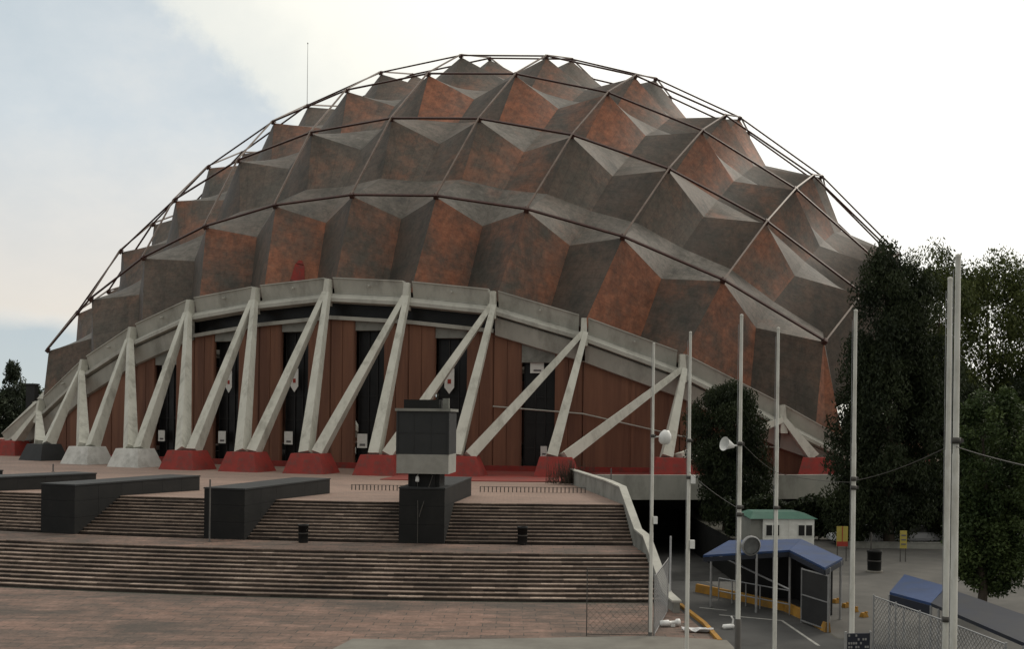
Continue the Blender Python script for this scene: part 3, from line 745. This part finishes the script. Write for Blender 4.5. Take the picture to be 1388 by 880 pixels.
cable([fpt(2, 598), fpt(3, 640), fpt(4, 652)], .2, 'overhead cable strung past the conifer to the tree edge flagpole', .008)
cable([fpt(1, 640), fpt(2, 690)], .2, 'overhead cable between the second and third flagpole', .008)

# ------------------------------------------------------------------ gate canopy, booth, fences, kerbs
cn = empty('gate_canopy', 'blue sheet canopy on steel posts over the road gate beside the yellow kerb', 'canopy', (13.4, 45, 0))
def rel(p, o): return Vector(p) - Vector(o.location)
A_, B_, C_ = G(953, 753, 2.75), G(1070, 746, 3.0), G(1118, 770, 2.8)
D_, E_, F_ = G(1142, 757, 2.8), G(1086, 731, 3.1), G(988, 733, 2.85)
b = MB(); 
def sheet(q, th=.10):
    b.slab([rel(p, cn) for p in q], th)
sheet([A_, B_, E_, F_]); sheet([B_ + Vector((.01, 0, .0)), C_, D_, E_ + Vector((.01, 0, 0))])
b.build('roof_sheet', M['blue'], cn)
b = MB()
for q0, q1 in ((A_, B_), (B_, C_), (C_, D_), (E_, F_), (D_, E_)):
    b.bar(rel(q0, cn) - Vector((0, 0, .22)), rel(q1, cn) - Vector((0, 0, .22)), .08, .2)
b.build('eave_beam', M['navy'], cn)
for p in (A_.lerp(F_, .3), B_.lerp(E_, .05), C_.lerp(D_, .25), E_, D_.lerp(C_, .1), A_.lerp(B_, .62)):
    b = MB(); l = rel(p, cn); b.tube([(l.x, l.y, 0), (l.x, l.y, p.z - .1)], .06, 8); b.build('post', M['galv'], cn)
# turnstile rails and gate leaf
b = MB(); q0 = rel(Vector((10.6, 50.8, 0)), cn); q1 = rel(Vector((13.2, 47.2, 0)), cn)
for h in (.5, 1.15): b.tube([q0 + Vector((0, 0, h)), q1 + Vector((0, 0, h))], .035, 6)
for i in range(6): p = q0.lerp(q1, i / 5); b.tube([p, p + Vector((0, 0, 1.15))], .035, 6)
b.tube([q0 + Vector((0, 0, 2.3)), q1 + Vector((0, 0, 1.2))], .05, 6)
b.build('turnstile_rail', M['galv'], cn)
b = MB(); g0, g1 = rel(G(1086, 845, 0), cn), rel(G(1122, 858, 0), cn)
for h in (.12, 1.3, 2.45): b.bar(g0 + Vector((0, 0, h)), g1 + Vector((0, 0, h)), .06, .05)
for t in (0, 1): p = g0.lerp(g1, t); b.bar(p, p + Vector((0, 0, 2.5)), .06, .06)
gt = b.build('gate_leaf', M['galv'], cn)
b = MB(); k_ = Vector((0, .03, 0)); b.hexa([g0 + Vector((0, 0, .15)) + k_, g1 + Vector((0, 0, .15)) + k_, g1 + Vector((0, 0, .15)) + k_ * 2, g0 + Vector((0, 0, .15)) + k_ * 2] + [p + Vector((0, 0, 2.42)) for p in (g0 + k_, g1 + k_, g1 + k_ * 2, g0 + k_ * 2)])
b.build('gate_panel', M['darkmetal'], gt)
b = MB()    # back wall of the gatehouse in the canopy's shade
q = [rel(p, cn) for p in (E_ + Vector((-3.2, .2, 0)), E_ + Vector((-.2, .1, 0)))]
for a, c in ((q[0], q[1]), (q[1], rel(D_ + Vector((-.3, .6, 0)), cn))):
    b.bar(Vector((a.x, a.y, 1.3)), Vector((c.x, c.y, 1.3)), .1, 2.6, up=(0, 0, 1))
b.build('back_panel', M['darkmetal'], cn)
# yellow barrier kerb
b = MB(); kp = [G(942, 803, 0), G(1000, 815, 0), G(1062, 829, 0), G(1092, 843, 0), G(1118, 858, 0)]
for p, q in zip(kp, kp[1:]):
    d = (q - p).normalized(); s = Vector((-d.y, d.x, 0)) * .28
    if s.y < 0: s = -s
    e = d * .012
    b.hexa([p, q - e, q + s - e, p + s] + [v + Vector((0, 0, .42)) for v in (p + s * .2, q + s * .2 - e, q + s * .8 - e, p + s * .8)])
tag(b.build('kerb_barrier', M['yellow']), 'long bulky yellow kerb barrier curving in front of the blue canopy', 'kerb')
for i, (x, y, w) in enumerate(((1133, 818, 'nearest the canopy post'), (1146, 824, 'second from the canopy post'), (1158, 830, 'third from the canopy post'), (1171, 837, 'furthest from the canopy post'))):
    b = MB(); b.box((0, 0, 0), (.34, .26, .2), .5, 0, .7); b.box((.1, -.02, .2), (.12, .12, .06), .5, 0, .8)
    tag(b.build('kerb_stone', M['yellow'], None, G(x, y, 0)), 'small yellow kerb stone on the lot, ' + w, 'kerb stone', 'yellow kerb stones')
# guard booth
bl = G(1035, 752, 0); bl = Vector(((1034 - CX) / F * 68, 68, 0)); br = Vector(((1105 - CX) / F * 68, 68, 0))
bo = empty('guard_booth', 'white guard booth with green roof behind the blue canopy', 'booth', ((bl.x + br.x) / 2, 69.2, 0), R(4))
W_ = br.x - bl.x
b = MB(); b.box((0, 0, .1), (W_, 2.3, 2.45))
for i in range(9): b.box((0, -1.155, .2 + i * .13), (W_ - .2, .02, .10))
for i in range(5): b.box((-.05, -1.155, 1.45 + i * .2), (1.0, .02, .16))
b.build('body', M['white'], bo)
b = MB(); b.add([(-W_ / 2 - .95, -1.3, 2.56), (W_ / 2 + .2, -1.3, 2.56), (W_ / 2 + .2, 1.3, 2.75), (-W_ / 2 - .95, 1.3, 2.75), (-W_ / 2 - .5, -.6, 2.98), (W_ / 2 - .9, -.6, 2.98), (W_ / 2 - .9, .7, 3.02), (-W_ / 2 - .5, .7, 3.02)],
      [(3, 2, 1, 0), (0, 1, 5, 4), (1, 2, 6, 5), (2, 3, 7, 6), (3, 0, 4, 7), (4, 5, 6, 7)]); b.build('roof', M['green'], bo)
b = MB(); b.box((-W_ / 2 - .42, .05, .1), (.8, 2.1, 2.44)); b.build('side_annex', M['greycon'], bo)
for x0, x1 in ((-W_ / 2 + .16, -.62), (.62, W_ / 2 - .12)):
    b = MB(); b.box(((x0 + x1) / 2, -1.16, 1.35), (x1 - x0, .07, .85)); wf = b.build('window', M['white'], bo)
    for i in range(2):
        b = MB(); h = (x1 - x0) / 2; b.box((x0 + h * (i + .5), -1.19, 1.42), (h - .1, .04, .71)); b.build('pane', M['dark'], wf)
b = MB(); b.box((0, -1.16, .12), (.05, .05, 2.4)); b.build('corner_trim', M['white'], bo)
# yellow signs on the lot's far side
def sign(px0, px1, y0, y1, dist, label, redband=True):
    x = ((px0 + px1) / 2 - CX) / F * dist; w = (px1 - px0) / F * dist; z0 = zat(y1, dist); z1 = zat(y0, dist)
    o = empty('sign_board', label, 'sign', (x, dist, 0))
    b = MB(); b.box((0, 0, z0), (w, .06, z1 - z0)); b.build('board', M['yellowsign'], o)
    b = MB()
    if redband: b.box((0, -.04, z0), (w, .02, (z1 - z0) * .24)); b.box((0, -.04, z0 + (z1 - z0) * .24), (.05, .02, (z1 - z0) * .76))
    else:
        for i in range(3): b.box((0, -.04, z0 + (z1 - z0) * (.2 + .25 * i)), (w * .7, .02, (z1 - z0) * .08))
    b.build('print', M['redsign'] if redband else M['ink'], o)
    b = MB(); b.box((-w * .4, .06, 0), (.05, .05, z1)); b.box((w * .4, .06, 0), (.05, .05, z1)); b.build('frame', M['rustpole'], o)
sign(1136, 1151, 712, 739, 66, 'yellow board with a red lower band behind the canopy')
sign(1222, 1231, 717, 741, 66, 'narrow yellow banner board under the tall trees', False)
# second canopy and dark sheds at right
cn2 = empty('ticket_canopy', 'short blue sheet canopy over a kiosk by the mesh fence', 'canopy', G(1232, 880, 0))
p = [G(1206, 803, 2.5), G(1262, 818, 2.5), G(1283, 795, 2.8), G(1226, 779, 2.8)]
b = MB(); b.slab([rel(q, cn2) for q in p], .10)
b.build('roof_sheet', M['blue'], cn2)
b = MB(); b.bar(rel(p[0], cn2) - Vector((0, 0, .3)), rel(p[1], cn2) - Vector((0, 0, .3)), .06, .38, up=(0, 0, 1)); b.build('fascia', M['navy'], cn2)
for q in p: b = MB(); l = rel(q, cn2); b.tube([(l.x, l.y, 0), (l.x, l.y, q.z - .1)], .05, 8); b.build('post', M['galv'], cn2)
cn3 = empty('dark_shed', 'dark flat sheet roof shelter at the right edge below the green tree', 'shelter', G(1335, 880, 0))
p = [G(1262, 818, 2.5), G(1388, 872, 2.5), G(1420, 845, 2.75), G(1283, 797, 2.75)]
b = MB(); b.slab([rel(q, cn3) for q in p], .12)
b.build('roof_sheet', M['navy'], cn3)
for q in (p[0].lerp(p[1], .1), p[1], p[2], p[3].lerp(p[2], .1)): b = MB(); l = rel(q, cn3); b.tube([(l.x, l.y, 0), (l.x, l.y, q.z - .1)], .05, 8); b.build('post', M['galv'], cn3)
# mesh fences
def mesh_fence(pts, h, label, step=.22, r=.006, pr=.035, mt='galv'):
    o = empty('mesh_fence', label, 'fence', pts[0])
    pts = [Vector((p.x, p.y, 0)) - Vector((pts[0].x, pts[0].y, 0)) for p in pts]
    for p in pts: b = MB(); b.tube([p, p + Vector((0, 0, h))], pr, 8); b.build('post', M[mt], o)
    b = MB()
    for p, q in zip(pts, pts[1:]):
        for z in (.08, h - .06): b = MB(); b.tube([p + Vector((0, 0, z)), q + Vector((0, 0, z))], pr * .7, 6); b.build('rail', M[mt], o)
    b = MB()
    for p, q in zip(pts, pts[1:]):
        L = (q - p).length; n = int(L / step); d = (q - p) / L; H_ = h - .1
        for i in range(-int(H_ / step), n + 1):
            for sgn in (1, -1):
                s0 = i * step; s1 = s0 + H_; a0, a1 = max(s0, 0), min(s1, L)
                if a1 <= a0: continue
                za, zb = (a0 - s0), (a1 - s0)
                if sgn < 0: za, zb = H_ - za, H_ - zb
                b.bar(p + d * a0 + Vector((0, 0, .05 + za)), p + d * a1 + Vector((0, 0, .05 + zb)), r * 2, r * 2)
    b.build('wire_mesh', M[mt], o)
f0 = Vector((13.9, 38.2, 0)); f1 = Vector((14.6, 33.4, 0)); f2 = Vector((14.9, 30.0, 0))
mesh_fence([f0, f0.lerp(f1, .33), f0.lerp(f1, .66), f1, f2], 2.55, 'pale steel mesh fence with posts in front of the short blue canopy', .2, .007)
q0 = G(795, 863, 0); q1 = G(879, 864, 0)
mesh_fence([q0, q1], 2.9, 'thin wire mesh panel at the right end of the plaza by the flagpole', .28, .004, .022, 'rustpole')
mesh_fence([q1 + Vector((.25, .1, 0)), G(905, 830, 0)], 2.6, 'grey wire mesh panel between flagpole and stair wall end', .25, .006, .03)
# dark patterned board by the pole
b = MB(); q = D(1163, 872, 26); w = .62
o = empty('notice_board', 'dark speckled board beside the tree edge flagpole at the bottom', 'board', (q.x, q.y, 0), R(8))
z1 = zat(857, 26); b.box((0, 0, .3), (w, .05, z1 - .3)); b.build('board', M['navy'], o)
b = MB()
for i in range(9):
    for j in range(11):
        if rr.random() < .5: b.box((-w * .42 + w * .84 * i / 8, -.03, z1 - .08 - j * .1), (.045, .01, .055))
b.build('print', M['galv'], o)
b = MB()
for s in (-1, 1): b.box((s * (w / 2 + .03), 0, 0), (.05, .06, z1 + .05))
b.build('frame', M['galv'], o)
# fallen sheet and broken lamp on the plaza edge
def crumple(p, L, w, rz, label, name, cat, mt, hmax=.18):
    b = MB(); n = 9; m_ = 5; g = random.Random(label); vs = []
    for j in range(m_ + 1):
        for i in range(n + 1):
            vs.append((L * (i / n - .5) + g.uniform(-.04, .04), w * (j / m_ - .5) * (1 - .35 * abs(i / n - .5)) + g.uniform(-.03, .03), .03 + g.uniform(0, hmax)))
    N_ = len(vs); vs += [(x, y, z - .025) for x, y, z in vs]; fs = []
    for j in range(m_):
        for i in range(n):
            k = j * (n + 1) + i; fs.append((k, k + 1, k + n + 2, k + n + 1)); fs.append((N_ + k + n + 1, N_ + k + n + 2, N_ + k + 1, N_ + k))
    ring_ = [i for i in range(n + 1)] + [j * (n + 1) + n for j in range(1, m_ + 1)] + [m_ * (n + 1) + i for i in range(n - 1, -1, -1)] + [j * (n + 1) for j in range(m_ - 1, 0, -1)]
    for a, c in zip(ring_, ring_[1:] + ring_[:1]): fs.append((a, N_ + a, N_ + c, c))
    b.add(vs, fs); tag(b.build(name, M[mt], None, p, rz), label, cat)
crumple(G(945, 857, .02), 1.35, .42, -.1, 'crumpled white plastic sheet lying by the yellow plaza kerb', 'plastic_sheet', 'sheet', 'sheet')
b = MB(); b.lathe((0, 0, .17), [(.02, -.5), (.13, -.46), (.14, -.1), (.08, -.05), (.08, .22), (.15, .27), (.15, .42), (.02, .44)], 12, axis=(1, .2, .05)); b.box((.1, .05, 0), (.2, .2, .12))
tag(b.build('fallen_lamp', M['lampwhite'], None, G(909, 850, 0)), 'fallen white lamp lying left of the crumpled sheet', 'lamp')
b = MB(); b.lathe((0, 0, .1), [(.02, -.3), (.12, -.25), (.1, .2), (.02, .25)], 10, axis=(1, .1, .1)); b.tube([(.15, 0, .1), (.18, 0, .42), (.1, 0, .55)], .04, 6)
tag(b.build('fallen_lamp', M['lampwhite'], None, G(988, 853, 0)), 'small broken white lamp lying at the foot of the third flagpole', 'lamp')

# ------------------------------------------------------------------ parked cars glimpsed below the trees
def car(x, y, rz, paint, label):
    o = empty('parked_car', label, 'car', (x, y, 0), rz, 'cars parked below the trees')
    b = MB(); L, W = 4.2, 1.66
    secs = [(-2.1, .35, .62), (-2.0, .30, .78), (-1.2, .28, .88), (1.3, .28, .95), (2.0, .30, .9), (2.1, .36, .7)]
    vs = []
    for x_, z0, z1 in secs:
        for yy, zz in ((-.76, z0), (-.83, z0 + .2), (-.80, z1 - .1), (-.68, z1), (.68, z1), (.80, z1 - .1), (.83, z0 + .2), (.76, z0)): vs.append((x_, yy, zz))
    fs = [tuple(range(8)), tuple(range(47, 39, -1))]
    for i in range(5):
        for k in range(8): a = i * 8; fs.append((a + k, a + 8 + k, a + 8 + (k + 1) % 8, a + (k + 1) % 8))
    b.add(vs, fs); b.build('body', M[paint], o)
    b = MB(); b.hexa([(-1.15, -.70, .88), (1.45, -.70, .93), (1.45, .70, .93), (-1.15, .70, .88), (-.45, -.56, 1.36), (1.0, -.56, 1.38), (1.0, .56, 1.38), (-.45, .56, 1.36)]); b.build('windows', M['dark'], o)
    b = MB(); b.hexa([(-.47, -.57, 1.365), (1.02, -.57, 1.385), (1.02, .57, 1.385), (-.47, .57, 1.365), (-.40, -.5, 1.43), (.95, -.5, 1.44), (.95, .5, 1.44), (-.40, .5, 1.43)]); b.build('roof', M[paint], o)
    for sx in (-1.3, 1.3):
        for sy in (-1, 1):
            b = MB(); b.lathe((sx, sy * .68, .31), [(0, -.1), (.31, -.1), (.33, 0), (.31, .1), (.18, .1), (0, .08)], 16, axis=(0, sy, 0)); b.build('wheel', M['rubber'], o)
car(26.2, 75.5, R(5), 'carwhite', 'white car parked left below the dark tall tree')
car(31.0, 76.5, R(3), 'cargrey', 'silver car parked right beside the white car below the trees')
car(37.8, 77.0, R(-4), 'carwhite', 'white car parked at the right edge behind the green tree')

# ------------------------------------------------------------------ trees
def tree(name, label, pos, crown, nleaf, leaf, mt, trunk_h, trunk_r, seed, group=None, limbs=7, hang=0.0, clump=1.0, cat='tree', up=0.0):
    g = random.Random(seed); o = empty(name, label, cat, pos, 0, group)
    b = MB(); cz = [c[2] for c in crown]
    topz = max(c[2] + c[5] * .7 for c in crown)
    pts = [Vector((0, 0, -.2))]; k = 6
    for i in range(1, k + 1): pts.append(Vector((g.uniform(-.25, .25) * trunk_r * 4, g.uniform(-.25, .25) * trunk_r * 4, topz * .92 * i / k)))
    b.tube(pts, [trunk_r * (1.25 - 1.1 * i / k) for i in range(k + 1)], 9)
    clumps = []
    for c in crown:
        vol = (c[3] * c[4] * c[5]) ** (1 / 3); nc = max(6, int(c[6] if len(c) > 6 else 10 * vol))
        for _ in range(nc):
            while True:
                v = Vector((g.uniform(-1, 1), g.uniform(-1, 1), g.uniform(-1, 1)))
                if .15 < v.length < 1: break
            v = v.normalized() * (v.length ** .55)
            clumps.append((Vector((c[0] + v.x * c[3], c[1] + v.y * c[4], c[2] + v.z * c[5])), g.uniform(.45, 1.0) * clump, g.random()))
    for i in range(limbs):
        c = g.choice(clumps)[0]; z = max(trunk_h * .8, c.z - (c.xy.length) * .9); s = Vector((0, 0, min(z, topz * .85)))
        b.tube([s, s.lerp(c, .5) + Vector((0, 0, .2)), c], [trunk_r * .4, trunk_r * .25, trunk_r * .08], 6)
    b.build('trunk', M['bark'], o)
    b = MB(); wts = [c[1] ** 2 for c in clumps]
    for cl in g.choices(clumps, wts, k=nleaf):
        c, r, t = cl
        v = Vector((g.gauss(0, .5), g.gauss(0, .5), g.gauss(0, .5))) * r
        if v.length > r * 1.05: v *= r * 1.05 / v.length * g.uniform(.7, 1)
        if hang: v.z = v.z * (1 + hang)
        p = c + v
        if p.z < .3: continue
        n = Vector((g.gauss(0, 1), g.gauss(0, 1), g.gauss(.3, 1))).normalized(); x = n.orthogonal().normalized(); 
        a = g.uniform(0, 6.28); x = (x * math.cos(a) + n.cross(x) * math.sin(a))
        if hang or up: x = (x + Vector((0, 0, 1.2 if up else -1.2))).normalized()
        y = n.cross(x).normalized(); L = leaf * g.uniform(.6, 1.4); w = L * (.32 if (hang or up) else .5)
        tone = min(1, max(0, t * .7 + g.uniform(0, .35)))
        b.add([p - x * L * .5, p + y * w * .5, p + x * L * .5, p - y * w * .5], [(0, 1, 2, 3)], 0, tone)
    b.build('crown', M[mt], o)
    return o
def gx(px, y): return (px - CX) / F * y
grp = 'tall trees right of the arena'
# (x, y, z, rx, ry, rz, number of clumps)
tree('tall_tree', 'dense dark tall tree hiding the right end of the dome', (gx(1208, 74), 74, 0),
     [(.4, 0, 8.5, 3.6, 3.2, 7.4, 130), (-2.6, 0, 7.2, 1.7, 2.0, 4.8, 40), (-.7, 0, 16.0, 1.7, 1.9, 5.6, 50), (1.3, .3, 15.2, 1.9, 1.8, 6.0, 55), (-2.2, 0, 12.4, 1.0, 1.4, 2.6, 14), (-2.4, 0, 3.4, 2.2, 2.0, 2.8, 36), (3.0, 0, 12, 1.6, 1.6, 3.6, 26), (-.3, 0, 20.8, .8, .8, 1.7, 10)], 90000, .31, 'leaf_dark', 2.2, .34, 21, grp, 4, 0, 1.4, up=1)
tree('tall_tree', 'loose feathery tall tree with sky showing through, left of the close flagpole pair', (gx(1268, 82), 82, 0),
     [(0, 0, 16.5, 3.0, 2.6, 5.6, 120), (.3, 0, 9.0, 3.6, 2.6, 6.5, 90), (-1.6, 0, 20.6, 1.0, 1.0, 2.6, 16), (.2, 0, 21.2, .9, 1.0, 2.5, 16), (1.7, 0, 20.6, .9, 1.0, 2.3, 14)], 26000, .31, 'leaf_mid', 3, .22, 22, grp, 5, 0, 1.2, up=1)
tree('tall_tree', 'feathery tall tree at the right edge with bright gaps, right of the close flagpoles', (gx(1338, 84), 84, 0),
     [(0, 0, 16.8, 4.2, 2.8, 5.4, 190), (.6, 0, 9.0, 3.8, 2.6, 6.5, 110), (2.4, 0, 20.6, 1.1, 1.0, 2.3, 18), (.6, 0, 21.3, .9, 1.0, 2.4, 16), (-1.0, 0, 20.8, 1.0, 1.0, 2.5, 18), (-2.6, 0, 20.2, .9, 1.0, 2.4, 16)], 30000, .31, 'leaf_mid', 3, .22, 23, grp, 5, 0, 1.2, up=1)
tree('tall_tree', 'feathery tall tree cut by the right edge of the photo', (gx(1398, 83), 83, 0),
     [(0, 0, 15.5, 3.0, 2.8, 6.6, 150), (0, 0, 8.5, 3.2, 2.6, 6.5, 110)], 26000, .31, 'leaf_mid', 3, .22, 28, grp, 5, 0, 1.2, up=1)
tree('tall_tree', 'dark lower tree filling the gap behind the close flagpole pair', (gx(1268, 77), 77, 0),
     [(0, 0, 6.0, 4.2, 2.5, 5.8, 120), (1.4, 0, 10.8, 1.8, 1.6, 2.6, 24)], 60000, .32, 'leaf_dark', 2, .22, 24, grp, 3, 0, 1.4, up=1)
tree('tall_tree', 'dark lower tree behind the right hand parked car', (gx(1360, 79), 79, 0),
     [(0, 0, 5.6, 4.6, 2.5, 5.4, 120), (1.8, 0, 9.6, 2.0, 1.6, 2.8, 24)], 60000, .32, 'leaf_dark', 2, .22, 25, grp, 3, 0, 1.4, up=1)
tree('leafy_tree', 'nearer green leafy tree at the right edge with a bare lower trunk', (gx(1332, 47), 47, 0),
     [(.75, 0, 7.6, 1.9, 1.7, 3.1, 90), (1.3, .3, 4.8, 1.7, 1.4, 2.2, 60), (-.1, 0, 4.0, 1.3, 1.0, 2.2, 50), (.4, 0, 2.5, 1.4, 1.0, 1.1, 36)], 55000, .18, 'leaf_green', 1.6, .19, 26, None, 9, 0, .7)
tree('conifer_tree', 'small dark conifer standing before the terrace edge behind the flagpoles', (gx(992, 82), 84, 0),
     [(-.2, 0, 8.2, 3.1, 2.6, 3.6, 95), (.6, 0, 4.2, 3.0, 2.6, 3.6, 80), (.2, 0, 10.9, 1.8, 1.4, 1.0, 24)], 60000, .27, 'leaf_dark', 2, .24, 27, None, 5, 0, 1.1, up=1)
g = random.Random(77); o = empty('infill', 'added dark leafy hedge along the far edge of the parking lot below the tall trees', 'infill', (gx(1150, 78), 78, 0)); b = MB()  # dark leaves added to stand for the shade under the trees
for i in range(34000):
    x = g.uniform(-9.5, 15); p = Vector((x, g.uniform(-.7, .7), g.uniform(.05, 1) ** .8 * (3.0 + .3 * math.sin(x * 1.7) + g.uniform(-.3, .3)))); n = Vector((g.gauss(0, 1), g.gauss(0, 1), g.gauss(.3, 1))).normalized(); xx = n.orthogonal().normalized(); yy = n.cross(xx); L = g.uniform(.2, .42)
    b.add([p - xx * L * .5, p + yy * L * .3, p + xx * L * .5, p - yy * L * .3], [(0, 1, 2, 3)], 0, g.random())
b.build('leaves', M['leaf_dark'], o)
b = MB()
for i in range(24): b.tube([(-9.2 + i, 0, 0), (-9.2 + i + g.uniform(-.2, .2), 0, 1.6)], [.05, .02], 5)
b.build('stems', M['bark'], o)
b = MB(); b.box((gx(1262, 73.2), 73.2, 0), (13.5, .35, .42)); b.box((gx(1262, 73.2), 73.2, .42), (13.6, .42, .05))
tag(b.build('low_wall', M['greycon']), 'low grey kerb wall along the far side of the lot before the cars', 'low wall')
# far left trees
tree('far_tree', 'far pointed conifer at the left edge beyond the terrace', (gx(13, 250), 250, 0),
     [(0, 0, 9, 4.2, 4, 6.5, 60), (.6, 0, 15.5, 2.0, 2, 4.5, 24), (.4, 0, 20, .9, .9, 1.6, 10)], 6000, 1.0, 'leaf_far', 3, .5, 31, 'far trees left of the arena', 6, 0, 2.0, up=1)
tree('far_tree', 'far rounded tree just left of the dome foot', (gx(34, 262), 262, 0),
     [(0, 0, 8, 4.0, 4, 5.5, 50), (1.5, 0, 13.5, 2.5, 2, 2.4, 20)], 5000, 1.0, 'leaf_far', 3, .5, 32, 'far trees left of the arena', 6, 0, 2.0)
tree('far_tree', 'far low tree cut by the left edge', (gx(-6, 245), 245, 0),
     [(0, 0, 8, 4.5, 4, 6, 50)], 5000, 1.0, 'leaf_far', 3, .5, 33, 'far trees left of the arena', 6, 0, 2.0)
for i in range(7):
    x = gx(60 + i * 190, 420); break
# dark pillar at the far left
b = MB(); q = D(43, 600, 157); b.box((q.x, q.y, TERR), (1.35, 1.35, zat(533, 157) - TERR)); b.box((q.x, q.y, zat(533, 157)), (1.6, 1.6, .25))
tag(b.build('pillar', M['slate']), 'dark square pillar rising behind the leftmost end of the ring beam', 'pillar')
# dry shrub at the terrace end
g = random.Random(5); b = MB(); q = G(772, 656, 3.6)
for i in range(260):
    a = g.uniform(0, 6.28); r0 = g.uniform(0, 1.7); p = Vector((math.cos(a) * r0 * 1.3, math.sin(a) * r0 * .5, 0)); e = p + Vector((g.uniform(-.5, .5), g.uniform(-.3, .3), g.uniform(.7, 2.2)))
    b.bar(p, e, .035, .035, .01, .01)
tag(b.build('dry_shrub', M['bark'], None, q), 'dry leafless shrub on the terrace before the last doorway', 'shrub')

# ------------------------------------------------------------------ light
w = bpy.data.worlds.new('World'); sc.world = w; w.use_nodes = True; nt = w.node_tree; bg = nt.nodes['Background']
SUN_EL, SUN_AZ = R(38), R(48)              # azimuth measured from +Y (ahead) towards +X (right)
sky = N(nt, 'ShaderNodeTexSky', sky_type='NISHITA'); sky.sun_disc = False; sky.sun_elevation = SUN_EL; sky.sun_rotation = SUN_AZ; sky.altitude = 2200; sky.dust_density = 2.5
tc = N(nt, 'ShaderNodeTexCoord'); V = tc.outputs['Generated']
def dot(vec):
    n = N(nt, 'ShaderNodeVectorMath', operation='DOT_PRODUCT'); nt.links.new(V, n.inputs[0]); n.inputs[1].default_value = vec; return n.outputs['Value']
STR = .10
n1 = noise(nt, 2.6, 8, .6, vec=V, stretch=(1, 1, 1.6)); n2 = noise(nt, 9, 7, .65, vec=V)
edge = math_(nt, 'ADD', dot((.685, -.038, .727)), math_(nt, 'MULTIPLY', math_(nt, 'SUBTRACT', n2, .5), .09))
edge = math_(nt, 'ADD', edge, math_(nt, 'MULTIPLY', math_(nt, 'SUBTRACT', n1, .5), .10))
ef = ramp(nt, edge, [(.0, 0.0), (.03, .7), (.12, 1.0)], 'EASE')
k = 1 / STR
greyc = ramp(nt, n1, [(.30, (.58 * k, .665 * k, .71 * k)), (.48, (.71 * k, .765 * k, .785 * k)), (.66, (.90 * k, .89 * k, .84 * k))])
low = ramp(nt, math_(nt, 'ADD', dot((0, 0, 1)), math_(nt, 'MULTIPLY', math_(nt, 'SUBTRACT', n1, .5), .06)), [(.078, 0.0), (.100, .75), (.16, .45), (.26, 0.0)])
hz = ramp(nt, math_(nt, 'ADD', dot((0, 0, 1)), math_(nt, 'MULTIPLY', math_(nt, 'SUBTRACT', n1, .5), .06)), [(.080, .8), (.095, 0.0)])
greyc = mixc(nt, hz, greyc, (.50 * k, .57 * k, .60 * k))
greyc = mixc(nt, low, greyc, (.88 * k, .78 * k, .66 * k))
white = ramp(nt, edge, [(.02, (1.05 * k, 1.03 * k, .90 * k)), (.30, (1.32 * k, 1.28 * k, 1.17 * k))])
cl = mixc(nt, ef, greyc, white)
cl = mixc(nt, .12, cl, sky.outputs[0])
back = ramp(nt, dot((0, -1, 0)), [(.35, 1.0), (.75, .42)])        # unseen sky behind the camera dimmed to keep the facing roof darker
back.node.color_ramp.elements[0].position = .1
cl = mixc(nt, 1.0, cl, back, 'MULTIPLY')
nt.links.new(cl, bg.inputs[0]); bg.inputs[1].default_value = STR
sd = bpy.data.lights.new('sun', 'SUN'); sd.energy = 1.1; sd.angle = R(14); sd.color = (1, .92, .80)
so = bpy.data.objects.new('sun', sd); col.objects.link(so)
sdir = Vector((math.sin(SUN_AZ) * math.cos(SUN_EL), math.cos(SUN_AZ) * math.cos(SUN_EL), math.sin(SUN_EL)))
so.rotation_euler = sdir.to_track_quat('Z', 'Y').to_euler(); so.location = (60, 60, 120)
vs_ = sc.view_settings; vs_.view_transform = 'Standard'; vs_.look = 'None'; vs_.exposure = 0; vs_.gamma = 1; vs_.use_curve_mapping = False
sc.cycles.max_bounces = 6; sc.cycles.diffuse_bounces = 3; sc.cycles.use_denoising = True
